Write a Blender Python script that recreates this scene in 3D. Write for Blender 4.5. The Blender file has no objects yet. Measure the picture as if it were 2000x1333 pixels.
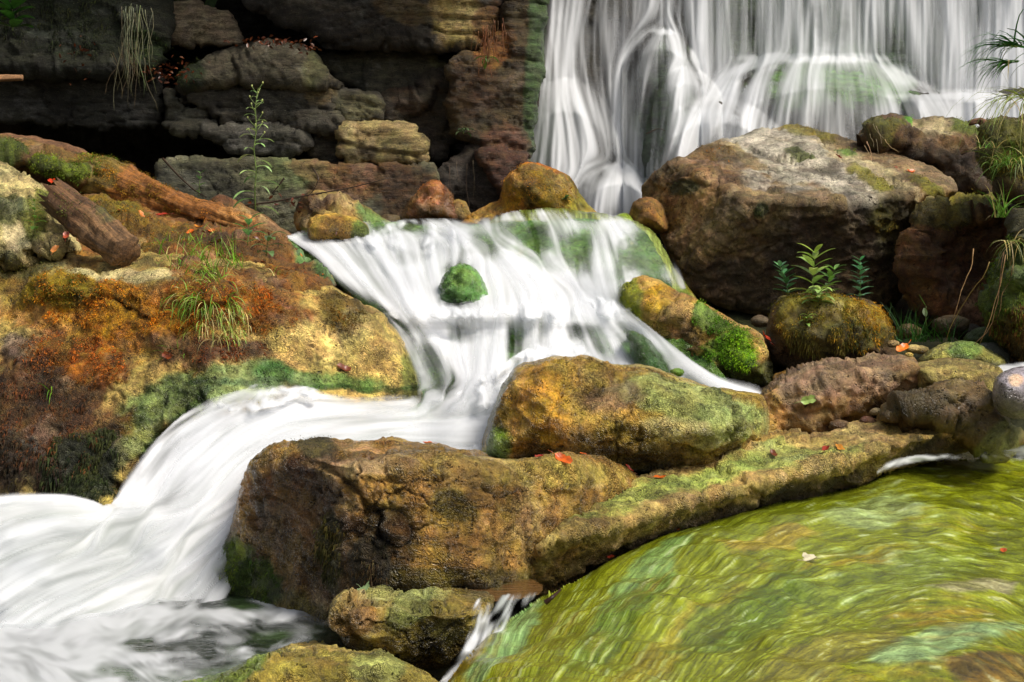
import bpy, math, random
import numpy as np
from mathutils import Vector
random.seed(7); RNG = np.random.default_rng(7)
scene = bpy.context.scene

# ------------------------------------------------------------------ camera
F, CX, CY = 2778.0, 1000.0, 666.5          # 50 mm lens, photograph 2000 x 1333
CAMZ, PITCH = 1.0, math.radians(2.2)       # eye one metre above datum, looking slightly down
cam_d = bpy.data.cameras.new('camera'); cam = bpy.data.objects.new('camera', cam_d)
scene.collection.objects.link(cam); scene.camera = cam
cam.location = (0, 0, CAMZ); cam.rotation_euler = (math.radians(90) - PITCH, 0, 0)
cam_d.lens = 50; cam_d.sensor_width = 36; cam_d.clip_start = 0.05; cam_d.clip_end = 2000
scene.render.resolution_x = 1024; scene.render.resolution_y = 682

# ------------------------------------------------------------------ light
SUN_DIR = Vector((0.50, -0.34, 0.80)).normalized()       # towards the sun
elev = math.asin(SUN_DIR.z); azim = math.atan2(SUN_DIR.x, SUN_DIR.y)
world = bpy.data.worlds.new('World'); scene.world = world; world.use_nodes = True
wn, wl = world.node_tree.nodes, world.node_tree.links
sky = wn.new('ShaderNodeTexSky'); sky.sky_type = 'NISHITA'; sky.sun_disc = False
sky.sun_elevation = elev; sky.sun_rotation = azim; sky.dust_density = 4.0; sky.air_density = 1.0; sky.ozone_density = 0.6
hs = wn.new('ShaderNodeHueSaturation'); hs.inputs['Saturation'].default_value = 0.45
wl.new(sky.outputs[0], hs.inputs['Color']); bg = wn['Background']
wl.new(hs.outputs[0], bg.inputs['Color']); bg.inputs['Strength'].default_value = 0.115
sun_d = bpy.data.lights.new('sun', 'SUN'); sun = bpy.data.objects.new('sun', sun_d); scene.collection.objects.link(sun)
sun_d.energy = 3.0; sun_d.angle = math.radians(20); sun_d.color = (1.0, 0.93, 0.82)
sun.rotation_euler = SUN_DIR.to_track_quat('Z', 'Y').to_euler()
scene.view_settings.view_transform = 'Standard'; scene.view_settings.look = 'None'
scene.view_settings.exposure = 0.24; scene.view_settings.gamma = 1
try:
    scene.cycles.transparent_max_bounces = 16; scene.cycles.max_bounces = 6
except Exception: pass

# ------------------------------------------------------------------ helpers
CP, SP = math.cos(PITCH), math.sin(PITCH)
def P(px, py, d):
    """point seen at photo position (px,py), d metres forward"""
    px = np.asarray(px, float); py = np.asarray(py, float); d = np.asarray(d, float) + 0 * px
    x = (px - CX) / F * d; u = (CY - py) / F * d
    return np.stack([x, d * CP + u * SP, CAMZ - d * SP + u * CP], -1)
def lin(c):
    c = np.asarray(c, float) / 255.0
    return np.where(c <= 0.04045, c / 12.92, ((c + 0.055) / 1.055) ** 2.4)
_perm = np.random.default_rng(3).permutation(256); _perm = np.concatenate([_perm] * 3)
_grad = np.random.default_rng(5).normal(size=(256, 3)); _grad /= np.linalg.norm(_grad, axis=1)[:, None]
def perlin(p):
    pi = np.floor(p).astype(int); f = p - pi; pi &= 255
    w = f * f * f * (f * (f * 6 - 15) + 10); r = 0
    for dx in (0, 1):
        for dy in (0, 1):
            for dz in (0, 1):
                h = _perm[_perm[_perm[(pi[:, 0] + dx) & 255] + ((pi[:, 1] + dy) & 255)] + ((pi[:, 2] + dz) & 255)]
                g = _grad[h]; o = f - np.array([dx, dy, dz])
                ww = (w[:, 0] if dx else 1 - w[:, 0]) * (w[:, 1] if dy else 1 - w[:, 1]) * (w[:, 2] if dz else 1 - w[:, 2])
                r = r + ww * (g * o).sum(1)
    return r * 1.5
def fbm(p, f=1.0, o=4, g=0.5, ridge=False):
    r = np.zeros(len(p)); a = 1.0
    for i in range(o):
        n = perlin(p * f + 17.3 * i)
        r += a * ((1 - 2 * np.abs(n)) if ridge else n); a *= g; f *= 2.03
    return r
_vr = np.random.default_rng(9).random((256, 3)); _vp = np.random.default_rng(11).normal(size=(256, 3))
def facets(p, f):
    """every cell of a Voronoi field gets its own tilted plane: broken rock"""
    q = p * f; pi = np.floor(q).astype(int); best = np.full(len(q), 9e9); val = np.zeros(len(q)); sec = best.copy()
    for dx in (-1, 0, 1):
        for dy in (-1, 0, 1):
            for dz in (-1, 0, 1):
                c = pi + np.array([dx, dy, dz]); cm = c & 255
                h = _perm[_perm[_perm[cm[:, 0]] + cm[:, 1]] + cm[:, 2]]
                e = q - c - _vr[h]; dd = (e * e).sum(1); v = (e * _vp[h]).sum(1) * 0.5 + _vp[h, 0] * 0.35
                m = dd < best; sec = np.where(m, best, np.minimum(sec, dd)); best = np.where(m, dd, best); val = np.where(m, v, val)
    edge = np.sqrt(sec) - np.sqrt(best)
    return val, edge
def sstep(a, b, x):
    t = np.clip((x - a) / (b - a), 0, 1); return t * t * (3 - 2 * t)
def catmull(pts, n, closed=False, corner=False):
    pts = np.asarray(pts, float)
    if closed: q = np.vstack([pts[-1], pts, pts[0], pts[1]]); m = len(pts)
    else: q = np.vstack([2 * pts[0] - pts[1], pts, 2 * pts[-1] - pts[-2]]); m = len(pts) - 1
    seg = np.linalg.norm(q[2:2 + m, :2] - q[1:1 + m, :2], axis=1); L = np.concatenate([[0], np.cumsum(seg)])
    s = np.linspace(0, L[-1], n, endpoint=not closed)
    i = np.clip(np.searchsorted(L, s, side='right') - 1, 0, m - 1); t = ((s - L[i]) / np.maximum(seg[i], 1e-6))[:, None]
    p0, p1, p2, p3 = q[i], q[i + 1], q[i + 2], q[i + 3]
    if corner: return p1 + (p2 - p1) * t
    k = 0.8
    m1 = (p2 - p0) * 0.5 * k; m2 = (p3 - p1) * 0.5 * k
    return (2*t**3-3*t*t+1)*p1 + (t**3-2*t*t+t)*m1 + (-2*t**3+3*t*t)*p2 + (t**3-t*t)*m2
def tagit(o, label=None, cat=None, group=None, kind=None):
    for k, v in (('label', label), ('category', cat), ('group', group), ('kind', kind)):
        if v: o[k] = v
    return o
def link(o, parent=None):
    scene.collection.objects.link(o)
    if parent is not None: o.parent = parent
    return o
def empty(name, loc, **kw):
    o = bpy.data.objects.new(name, None); o.location = loc; o.empty_display_size = 0.05; link(o); tagit(o, **kw); return o
def mesh_obj(name, V, faces, mat, parent=None, col=None, uv=None, smooth=True, origin=None):
    V = np.asarray(V, float)
    if parent is not None: org = np.array(parent['_o']) if '_o' in parent else np.array(parent.location)
    else: org = V.mean(0) * np.array([1, 1, 0]) + np.array([0, 0, V[:, 2].min()]) if origin is None else np.array(origin)
    me = bpy.data.meshes.new(name)
    faces = np.asarray(faces) if not isinstance(faces, list) else faces
    if isinstance(faces, np.ndarray):
        k = faces.shape[1]; me.vertices.add(len(V)); me.vertices.foreach_set('co', (V - org).ravel())
        me.loops.add(faces.size); me.loops.foreach_set('vertex_index', faces.ravel().astype(np.int32))
        me.polygons.add(len(faces)); me.polygons.foreach_set('loop_start', np.arange(0, faces.size, k, dtype=np.int32))
        me.update(calc_edges=True)
    else:
        me.from_pydata([tuple(v) for v in V - org], [], faces); me.update()
    me.validate()
    me.polygons.foreach_set('use_smooth', [smooth] * len(me.polygons))
    if col is not None:
        col = np.asarray(col, float)
        if col.shape[1] == 3: col = np.hstack([col, np.zeros((len(col), 1))])
        a = me.color_attributes.new('Col', 'FLOAT_COLOR', 'POINT'); a.data.foreach_set('color', col.ravel())
    if uv is not None:
        ul = me.uv_layers.new(name='Flow'); vi = np.zeros(len(me.loops), np.int32); me.loops.foreach_get('vertex_index', vi)
        ul.data.foreach_set('uv', np.asarray(uv, float)[vi].ravel())
    if mat: me.materials.append(mat)
    o = bpy.data.objects.new(name, me)
    if parent is None: o.location = org
    link(o, parent); return o
def tube(pts, rad, n=7, col=None):
    """tapered tube through points -> verts, faces"""
    pts = np.asarray(pts, float); rad = np.broadcast_to(np.asarray(rad, float), (len(pts),)); V = []; Fc = []
    T = np.gradient(pts, axis=0); T /= np.linalg.norm(T, axis=1)[:, None] + 1e-9
    ref = np.array([0.3, 0.2, 0.93]) if abs(T[0, 2]) < 0.8 else np.array([1.0, 0.1, 0.2])
    for i, p in enumerate(pts):
        a = np.cross(T[i], ref); a /= np.linalg.norm(a) + 1e-9; b = np.cross(T[i], a)
        for k in range(n):
            th = 2 * math.pi * k / n; V.append(p + rad[i] * (a * math.cos(th) + b * math.sin(th)))
    for i in range(len(pts) - 1):
        for k in range(n):
            Fc.append([i*n+k, i*n+(k+1) % n, (i+1)*n+(k+1) % n, (i+1)*n+k])
    Fc.append(list(range(n))[::-1]); Fc.append([(len(pts)-1)*n+k for k in range(n)])
    return V, Fc
class MB:
    def __init__(s): s.V = []; s.F = []; s.C = []
    def add(s, V, Fc, c=(0.2, 0.2, 0.2)):
        b = len(s.V); s.V += [np.asarray(v) for v in V]; s.F += [[i + b for i in f] for f in Fc]
        c = np.asarray(c, float)
        s.C += [c] * len(V) if c.ndim == 1 else list(c)
    def blade(s, p, dirv, side, L, w, droop, c, seg=5, fold=0.0, tip=0.04):
        """curved strip: grass blade or lance leaf"""
        p = np.asarray(p, float); d = np.asarray(dirv, float); d /= np.linalg.norm(d) + 1e-9
        side = np.asarray(side, float); side -= d * (side @ d); side /= np.linalg.norm(side) + 1e-9
        V = []; Fc = []; q = p.copy(); step = L / seg
        for i in range(seg + 1):
            t = i / seg; ww = w * (s.prof(t) if fold else (1 - t) ** 0.7 * 0.9 + tip)
            nrm = np.cross(side, d)
            V += [q - side * ww, q + nrm * fold * ww * -0.5, q + side * ww] if fold else [q - side * ww, q + side * ww]
            d = d + np.array([0, 0, -droop * (0.4 + t)]) / seg; d /= np.linalg.norm(d); q = q + d * step
        k = 3 if fold else 2
        for i in range(seg):
            for j in range(k - 1): Fc.append([i*k+j, i*k+j+1, (i+1)*k+j+1, (i+1)*k+j])
        s.add(V, Fc, c)
    @staticmethod
    def prof(t): return max(0.03, math.sin(math.pi * min(1, t * 0.92 + 0.04)) ** 0.8)
    def build(s, name, mat, parent=None, smooth=True, **kw):
        return tagit(mesh_obj(name, np.array(s.V), s.F, mat, parent, col=np.array(s.C), smooth=smooth), **kw)

# ------------------------------------------------------------------ materials
class NT:
    def __init__(s, name):
        s.m = bpy.data.materials.new(name); s.m.use_nodes = True; s.t = s.m.node_tree; s.t.nodes.clear()
        s.out = s.n('ShaderNodeOutputMaterial')
    def n(s, typ, **kw):
        x = s.t.nodes.new(typ)
        for k, v in kw.items(): setattr(x, k, v)
        return x
    def l(s, a, b): s.t.links.new(a, b)
    def val(s, sock, v):
        if hasattr(v, 'links') or hasattr(v, 'is_linked'): s.l(v, sock)
        else: sock.default_value = v
    def math(s, op, a, b=0.0, clamp=False):
        x = s.n('ShaderNodeMath', operation=op, use_clamp=clamp); s.val(x.inputs[0], a); s.val(x.inputs[1], b); return x.outputs[0]
    def mix(s, f, a, b, blend='MIX'):
        x = s.n('ShaderNodeMix', data_type='RGBA', blend_type=blend); s.val(x.inputs[0], f)
        s.val(x.inputs[6], a if not isinstance(a, tuple) else a + (1,)); s.val(x.inputs[7], b if not isinstance(b, tuple) else b + (1,)); return x.outputs[2]
    def noise(s, vec, scale, detail=4, rough=0.55, dist=0.0):
        x = s.n('ShaderNodeTexNoise'); s.l(vec, x.inputs['Vector']); x.inputs['Scale'].default_value = scale
        x.inputs['Detail'].default_value = detail; x.inputs['Roughness'].default_value = rough; x.inputs['Distortion'].default_value = dist
        return x.outputs['Fac']
    def ramp(s, f, a, b, c=0.0, d=1.0):
        x = s.n('ShaderNodeMapRange', interpolation_type='SMOOTHSTEP'); s.val(x.inputs[0], f)
        for i, v in enumerate((a, b, c, d)): s.val(x.inputs[i + 1], v)
        return x.outputs[0]
    def pos(s): return s.n('ShaderNodeNewGeometry').outputs['Position']
    def attr(s): return s.n('ShaderNodeAttribute', attribute_name='Col')
    def mapv(s, vec, sc, loc=(0, 0, 0)):
        x = s.n('ShaderNodeMapping'); s.l(vec, x.inputs[0]); x.inputs['Scale'].default_value = sc; x.inputs['Location'].default_value = loc; return x.outputs[0]
def rock_material(name, scale=1.0, crackle=0.4, bump=0.5, pit=0.4, contrast=0.7, strata=0.0, rmin=0.28, rmax=0.75):
    s = NT(name); pos = s.pos(); at = s.attr(); col = at.outputs['Color']; wet = at.outputs['Alpha']
    if strata: pos2 = s.mapv(pos, (1, 1, 4.0))
    else: pos2 = pos
    n1 = s.noise(pos2, 9 * scale, 6, 0.65); n2 = s.noise(pos2, 55 * scale, 8, 0.78, 0.4); n3 = s.noise(pos, 260 * scale, 4, 0.7)
    wp = s.n('ShaderNodeVectorMath', operation='ADD'); s.l(pos, wp.inputs[0])
    wn_ = s.n('ShaderNodeTexNoise'); s.l(pos, wn_.inputs['Vector']); wn_.inputs['Scale'].default_value = 30 * scale
    ws = s.n('ShaderNodeVectorMath', operation='SCALE'); s.l(wn_.outputs['Color'], ws.inputs[0]); ws.inputs['Scale'].default_value = 0.045 / scale
    s.l(ws.outputs[0], wp.inputs[1])
    v = s.n('ShaderNodeTexVoronoi', feature='DISTANCE_TO_EDGE'); s.l(wp.outputs[0], v.inputs['Vector']); v.inputs['Scale'].default_value = 125 * scale
    vd = s.ramp(v.outputs['Distance'], 0.0, 0.16)
    v2 = s.n('ShaderNodeTexVoronoi', feature='F1'); s.l(wp.outputs[0], v2.inputs['Vector']); v2.inputs['Scale'].default_value = 210 * scale
    patch = s.ramp(s.noise(pos, 7 * scale, 5, 0.65), 0.46, 0.60)                       # where the crust is cracked
    big = s.ramp(n1, 0.27, 0.75, 1 - contrast * 0.70, 1 + contrast * 0.85)
    fine = s.ramp(n2, 0.28, 0.72, 1 - contrast * 0.66, 1 + contrast * 0.75)
    grain = s.ramp(n3, 0.25, 0.75, 1 - contrast * 0.4, 1 + contrast * 0.4)
    k = s.math('MULTIPLY', s.math('MULTIPLY', big, fine), grain)
    crk = s.math('MULTIPLY', s.math('SUBTRACT', 1.0, vd), s.math('MULTIPLY', patch, crackle))
    k = s.math('MULTIPLY', k, s.math('SUBTRACT', 1.0, s.math('MULTIPLY', crk, 0.75)))
    vs = s.n('ShaderNodeTexVoronoi', feature='F1'); s.l(wp.outputs[0], vs.inputs['Vector']); vs.inputs['Scale'].default_value = 95 * scale
    spk = s.math('MULTIPLY', s.ramp(vs.outputs['Distance'], 0.20, 0.40, 1.0, 0.0), s.ramp(s.noise(pos, 26 * scale, 4), 0.50, 0.62))
    k = s.math('MULTIPLY', k, s.math('SUBTRACT', 1.0, s.math('MULTIPLY', spk, 0.72)))
    kc = s.n('ShaderNodeCombineXYZ')
    for i in range(3): s.l(k, kc.inputs[i])
    c2 = s.mix(1.0, col, kc.outputs[0], 'MULTIPLY')
    c2 = s.mix(s.math('MULTIPLY', s.ramp(s.noise(pos, 130 * scale, 4, 0.75), 0.59, 0.69), 0.5), c2, s.mix(0.5, col, (0.55, 0.48, 0.34)))
    hv = s.n('ShaderNodeHueSaturation'); s.l(c2, hv.inputs['Color'])
    s.l(s.ramp(s.noise(pos, 16 * scale, 3), 0.3, 0.7, 0.502, 0.530), hv.inputs['Hue']); hv.inputs['Saturation'].default_value = 1.03
    h = s.math('ADD', s.math('MULTIPLY', n2, 0.55 * bump * 2), s.math('MULTIPLY', n3, 0.18 * bump * 2))
    h = s.math('ADD', h, s.math('MULTIPLY', n1, 1.4 * bump))
    h = s.math('SUBTRACT', h, s.math('ADD', s.math('MULTIPLY', crk, 0.7), s.math('MULTIPLY', spk, 0.8)))
    h = s.math('ADD', h, s.math('MULTIPLY', s.math('MULTIPLY', v2.outputs['Distance'], pit), s.ramp(s.noise(pos, 5 * scale, 4, 0.6), 0.42, 0.6)))
    b = s.n('ShaderNodeBump'); s.l(h, b.inputs['Height']); b.inputs['Strength'].default_value = 0.85; b.inputs['Distance'].default_value = 0.022 / scale
    p = s.n('ShaderNodeBsdfPrincipled'); s.l(hv.outputs[0], p.inputs['Base Color']); s.l(b.outputs[0], p.inputs['Normal'])
    rr = s.math('ADD', s.ramp(wet, 0, 1, rmax, rmin), s.math('MULTIPLY', s.math('SUBTRACT', n2, 0.5), 0.35), True)
    s.l(rr, p.inputs['Roughness']); p.inputs['Specular IOR Level'].default_value = 0.5
    s.l(p.outputs[0], s.out.inputs[0]); return s.m
M_rock = rock_material('weathered_rock')
M_crust = rock_material('cracked_crust_rock', rmin=0.18, crackle=0.75, pit=0.9, bump=0.7, contrast=0.8)
M_smooth = rock_material('water_worn_rock', crackle=0.25, pit=0.15, bump=0.3, contrast=0.55, rmin=0.16)
M_strata = rock_material('layered_rock', crackle=0.15, pit=0.3, bump=0.8, contrast=0.85, strata=1)
def leaf_material(name, trans=0.25, rough=0.5, var=0.3):
    s = NT(name); at = s.attr(); n = s.noise(s.pos(), 55, 3)
    f = s.ramp(n, 0.3, 0.7, 1 - var, 1 + var); kc = s.n('ShaderNodeCombineXYZ')
    for i in range(3): s.l(f, kc.inputs[i])
    c = s.mix(1.0, at.outputs['Color'], kc.outputs[0], 'MULTIPLY')
    p = s.n('ShaderNodeBsdfPrincipled'); s.l(c, p.inputs['Base Color']); p.inputs['Roughness'].default_value = rough
    t = s.n('ShaderNodeBsdfTranslucent'); s.l(c, t.inputs[0]); m = s.n('ShaderNodeMixShader'); m.inputs[0].default_value = trans
    s.l(p.outputs[0], m.inputs[1]); s.l(t.outputs[0], m.inputs[2]); s.l(m.outputs[0], s.out.inputs[0]); return s.m
M_leaf = leaf_material('green_leaf'); M_moss = leaf_material('moss_fronds', 0.3, 0.85, 0.45); M_dead = leaf_material('fallen_leaf', 0.15, 0.35, 0.35)
def wood_material(name):
    s = NT(name); at = s.attr(); pos = s.pos(); uvn = s.n('ShaderNodeUVMap', uv_map='Flow').outputs[0]
    g = s.noise(s.mapv(uvn, (70, 5, 1)), 1, 6, 0.7, 0.15); n2 = s.noise(pos, 70, 5, 0.7)
    f = s.math('MULTIPLY', s.ramp(g, 0.3, 0.7, 0.35, 1.5), s.ramp(n2, 0.3, 0.7, 0.6, 1.4)); kc = s.n('ShaderNodeCombineXYZ')
    for i in range(3): s.l(f, kc.inputs[i])
    c = s.mix(1.0, at.outputs['Color'], kc.outputs[0], 'MULTIPLY')
    b = s.n('ShaderNodeBump'); s.l(s.math('ADD', g, s.math('MULTIPLY', n2, 0.5)), b.inputs['Height']); b.inputs['Strength'].default_value = 0.9; b.inputs['Distance'].default_value = 0.01
    p = s.n('ShaderNodeBsdfPrincipled'); s.l(c, p.inputs['Base Color']); s.l(b.outputs[0], p.inputs['Normal']); p.inputs['Roughness'].default_value = 0.75
    s.l(p.outputs[0], s.out.inputs[0]); return s.m
M_wood = wood_material('rotten_wood')
def water_material(name, fu=1.0, thin_col=(0.30, 0.40, 0.20), contrast=1.0, soft=0.5, white=(0.83, 0.85, 0.88), grey=(0.64, 0.67, 0.66)):
    """long-exposure white water. Col.r opacity, Col.g foam amount; streaks follow the Flow uv (across, along) in metres"""
    s = NT(name); at = s.attr(); sep = s.n('ShaderNodeSeparateColor'); s.l(at.outputs['Color'], sep.inputs[0])
    op, foam = sep.outputs[0], sep.outputs[1]
    uv = s.n('ShaderNodeUVMap', uv_map='Flow').outputs[0]
    a = s.noise(s.mapv(uv, (9 * fu, 0.55, 1)), 1, 3, 0.55, 0.15); b = s.noise(s.mapv(uv, (34 * fu, 1.1, 1), (3, 7, 0)), 1, 3, 0.6, 0.1)
    c = s.noise(s.mapv(uv, (120 * fu, 2.6, 1), (9, 1, 0)), 1, 2, 0.6)
    st = s.math('ADD', s.math('ADD', s.math('MULTIPLY', a, 0.45), s.math('MULTIPLY', b, 0.37)), s.math('MULTIPLY', c, 0.18))   # ~0.5 mean
    st = s.ramp(st, 0.5 - 0.17 / contrast, 0.5 + 0.17 / contrast)
    fo = s.ramp(s.math('ADD', st, s.math('SUBTRACT', s.math('MULTIPLY', foam, 2.0), 1.0)), 0.0, 1.0)      # foam cover
    alpha = s.math('ADD', s.math('MULTIPLY', st, 1.0), s.math('SUBTRACT', s.math('MULTIPLY', op, 2.0), 1.0), True)
    colr = s.mix(fo, thin_col, s.mix(s.ramp(s.math('ADD', s.math('MULTIPLY', s.noise(s.mapv(uv, (5 * fu, 0.9, 1), (2, 2, 0)), 1, 4, 0.6, 0.3), 0.6), s.math('MULTIPLY', b, 0.4)), 0.36, 0.62), grey, white))
    df = s.n('ShaderNodeBsdfPrincipled'); s.l(colr, df.inputs['Base Color']); df.inputs['Roughness'].default_value = 0.45
    bp = s.n('ShaderNodeBump'); s.l(s.math('ADD', s.math('MULTIPLY', a, 2.0), b), bp.inputs['Height']); bp.inputs['Strength'].default_value = 0.16; bp.inputs['Distance'].default_value = 0.02
    s.l(bp.outputs[0], df.inputs['Normal'])
    tl = s.n('ShaderNodeBsdfTranslucent'); s.l(colr, tl.inputs[0]); mx = s.n('ShaderNodeMixShader'); mx.inputs[0].default_value = soft * 0.7
    s.l(df.outputs[0], mx.inputs[1]); s.l(tl.outputs[0], mx.inputs[2])
    tr = s.n('ShaderNodeBsdfTransparent'); m2 = s.n('ShaderNodeMixShader'); s.l(alpha, m2.inputs[0]); s.l(tr.outputs[0], m2.inputs[1]); s.l(mx.outputs[0], m2.inputs[2])
    s.l(m2.outputs[0], s.out.inputs[0]); return s.m
M_fall = water_material('falling_water', 1.0, (0.42, 0.47, 0.40), 1.0, 0.5, (0.92, 0.94, 0.97), (0.80, 0.83, 0.86))
M_white = water_material('white_water', 0.8, (0.30, 0.38, 0.22), 0.85)
M_swell = water_material('smooth_swell_water', 0.6, (0.24, 0.27, 0.22), 0.7, 0.5, (0.70, 0.71, 0.74), (0.47, 0.48, 0.49))
def pool_material(name, col=(0.012, 0.018, 0.010), foamcol=(0.56, 0.57, 0.59), sx=(10, 22, 1)):
    s = NT(name); at = s.attr(); sep = s.n('ShaderNodeSeparateColor'); s.l(at.outputs['Color'], sep.inputs[0])
    pos = s.pos(); n = s.noise(s.mapv(pos, sx), 1, 4, 0.5, 1.6); n2 = s.noise(s.mapv(pos, (sx[0]*3, sx[1]*3, 1), (4, 4, 0)), 1, 4, 0.6, 0.8)
    f = s.ramp(s.math('ADD', s.math('ADD', s.math('MULTIPLY', n, 0.7), s.math('MULTIPLY', n2, 0.3)), s.math('SUBTRACT', s.math('MULTIPLY', sep.outputs[1], 1.2), 0.6)), 0.36, 0.78)
    g = s.mix(s.ramp(s.noise(pos, 5, 3), 0.45, 0.65), col, (0.05, 0.085, 0.03)); c = s.mix(f, g, foamcol)
    b = s.n('ShaderNodeBump'); s.l(s.math('ADD', n, s.math('MULTIPLY', n2, 0.5)), b.inputs['Height']); b.inputs['Strength'].default_value = 0.5; b.inputs['Distance'].default_value = 0.02
    p = s.n('ShaderNodeBsdfPrincipled'); s.l(c, p.inputs['Base Color']); s.l(s.ramp(f, 0, 1, 0.08, 0.6), p.inputs['Roughness']); s.l(b.outputs[0], p.inputs['Normal'])
    s.l(p.outputs[0], s.out.inputs[0]); return s.m
M_pool = pool_material('pool_water'); M_brown = pool_material('shallow_brown_water', (0.11, 0.055, 0.018), (0.55, 0.5, 0.42), (6, 20, 1))
def algae_material(name, fu=1.0):
    """rock under a film of running water and combed algae; Flow uv = (across, along)"""
    s = NT(name); at = s.attr(); uv = s.n('ShaderNodeUVMap', uv_map='Flow').outputs[0]; pos = s.pos()
    wob = s.n('ShaderNodeTexNoise'); s.l(uv, wob.inputs['Vector']); wob.inputs['Scale'].default_value = 2.2; wob.inputs['Detail'].default_value = 3
    wv = s.n('ShaderNodeVectorMath', operation='SCALE'); s.l(wob.outputs['Color'], wv.inputs[0]); wv.inputs['Scale'].default_value = 0.05
    ad = s.n('ShaderNodeVectorMath', operation='ADD'); s.l(uv, ad.inputs[0]); s.l(wv.outputs[0], ad.inputs[1]); w = ad.outputs[0]
    a = s.noise(s.mapv(w, (11 * fu, 1.8, 1)), 1, 6, 0.68, 0.4); b = s.noise(s.mapv(w, (100 * fu, 11, 1), (5, 2, 0)), 1, 5, 0.7, 0.5)
    c = s.noise(s.mapv(w, (170 * fu, 40, 1), (1, 8, 0)), 1, 3, 0.7, 0.5); d = s.noise(s.mapv(w, (4 * fu, 2.6, 1), (11, 3, 0)), 1, 4, 0.6, 0.8)
    col = s.mix(s.ramp(d, 0.46, 0.66, 0, 0.7), at.outputs['Color'], (0.20, 0.15, 0.02)); col = s.mix(s.ramp(a, 0.48, 0.72, 0, 0.6), col, (0.26, 0.36, 0.15))
    gk = s.ramp(b, 0.34, 0.62, 0.30, 1.5); kc = s.n('ShaderNodeCombineXYZ')
    for i in range(3): s.l(gk, kc.inputs[i])
    col = s.mix(1.0, col, kc.outputs[0], 'MULTIPLY')
    col = s.mix(s.math('MULTIPLY', s.ramp(s.math('ADD', s.math('MULTIPLY', b, 0.6), s.math('MULTIPLY', c, 0.4)), 0.555, 0.63), s.ramp(a, 0.40, 0.60, 0.10, 0.9)), col, (0.60, 0.72, 0.48))
    h = s.math('ADD', s.math('ADD', s.math('MULTIPLY', a, 2.0), s.math('MULTIPLY', b, 1.0)), s.math('MULTIPLY', c, 0.45))
    bp = s.n('ShaderNodeBump'); s.l(h, bp.inputs['Height']); bp.inputs['Strength'].default_value = 0.7; bp.inputs['Distance'].default_value = 0.011
    p = s.n('ShaderNodeBsdfPrincipled'); s.l(col, p.inputs['Base Color']); s.l(bp.outputs[0], p.inputs['Normal'])
    p.inputs['Roughness'].default_value = 0.24; p.inputs['Specular IOR Level'].default_value = 0.6
    s.l(p.outputs[0], s.out.inputs[0]); return s.m
M_algae = algae_material('running_water_over_algae')

def veil_material(name, white=(0.86, 0.88, 0.91), dark=(0.58, 0.61, 0.62), trans=0.35, rough=0.5):
    """long-exposure water: Col.r cover, Col.g brightness of the foam, both carried by the mesh along the stream"""
    s = NT(name); at = s.attr(); sep = s.n('ShaderNodeSeparateColor'); s.l(at.outputs['Color'], sep.inputs[0])
    c = s.mix(sep.outputs[1], dark, white); p = s.n('ShaderNodeBsdfPrincipled'); s.l(c, p.inputs['Base Color']); p.inputs['Roughness'].default_value = rough; p.inputs['Specular IOR Level'].default_value = 0.3
    tl = s.n('ShaderNodeBsdfTranslucent'); s.l(c, tl.inputs[0]); mx = s.n('ShaderNodeMixShader'); mx.inputs[0].default_value = trans; s.l(p.outputs[0], mx.inputs[1]); s.l(tl.outputs[0], mx.inputs[2])
    tr = s.n('ShaderNodeBsdfTransparent'); m2 = s.n('ShaderNodeMixShader'); s.l(sep.outputs[0], m2.inputs[0]); s.l(tr.outputs[0], m2.inputs[1]); s.l(mx.outputs[0], m2.inputs[2]); s.l(m2.outputs[0], s.out.inputs[0]); return s.m
M_veil = veil_material('white_water_veil'); M_casc = veil_material('rushing_white_water', (0.84, 0.85, 0.88), (0.42, 0.46, 0.43), 0.2)
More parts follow.
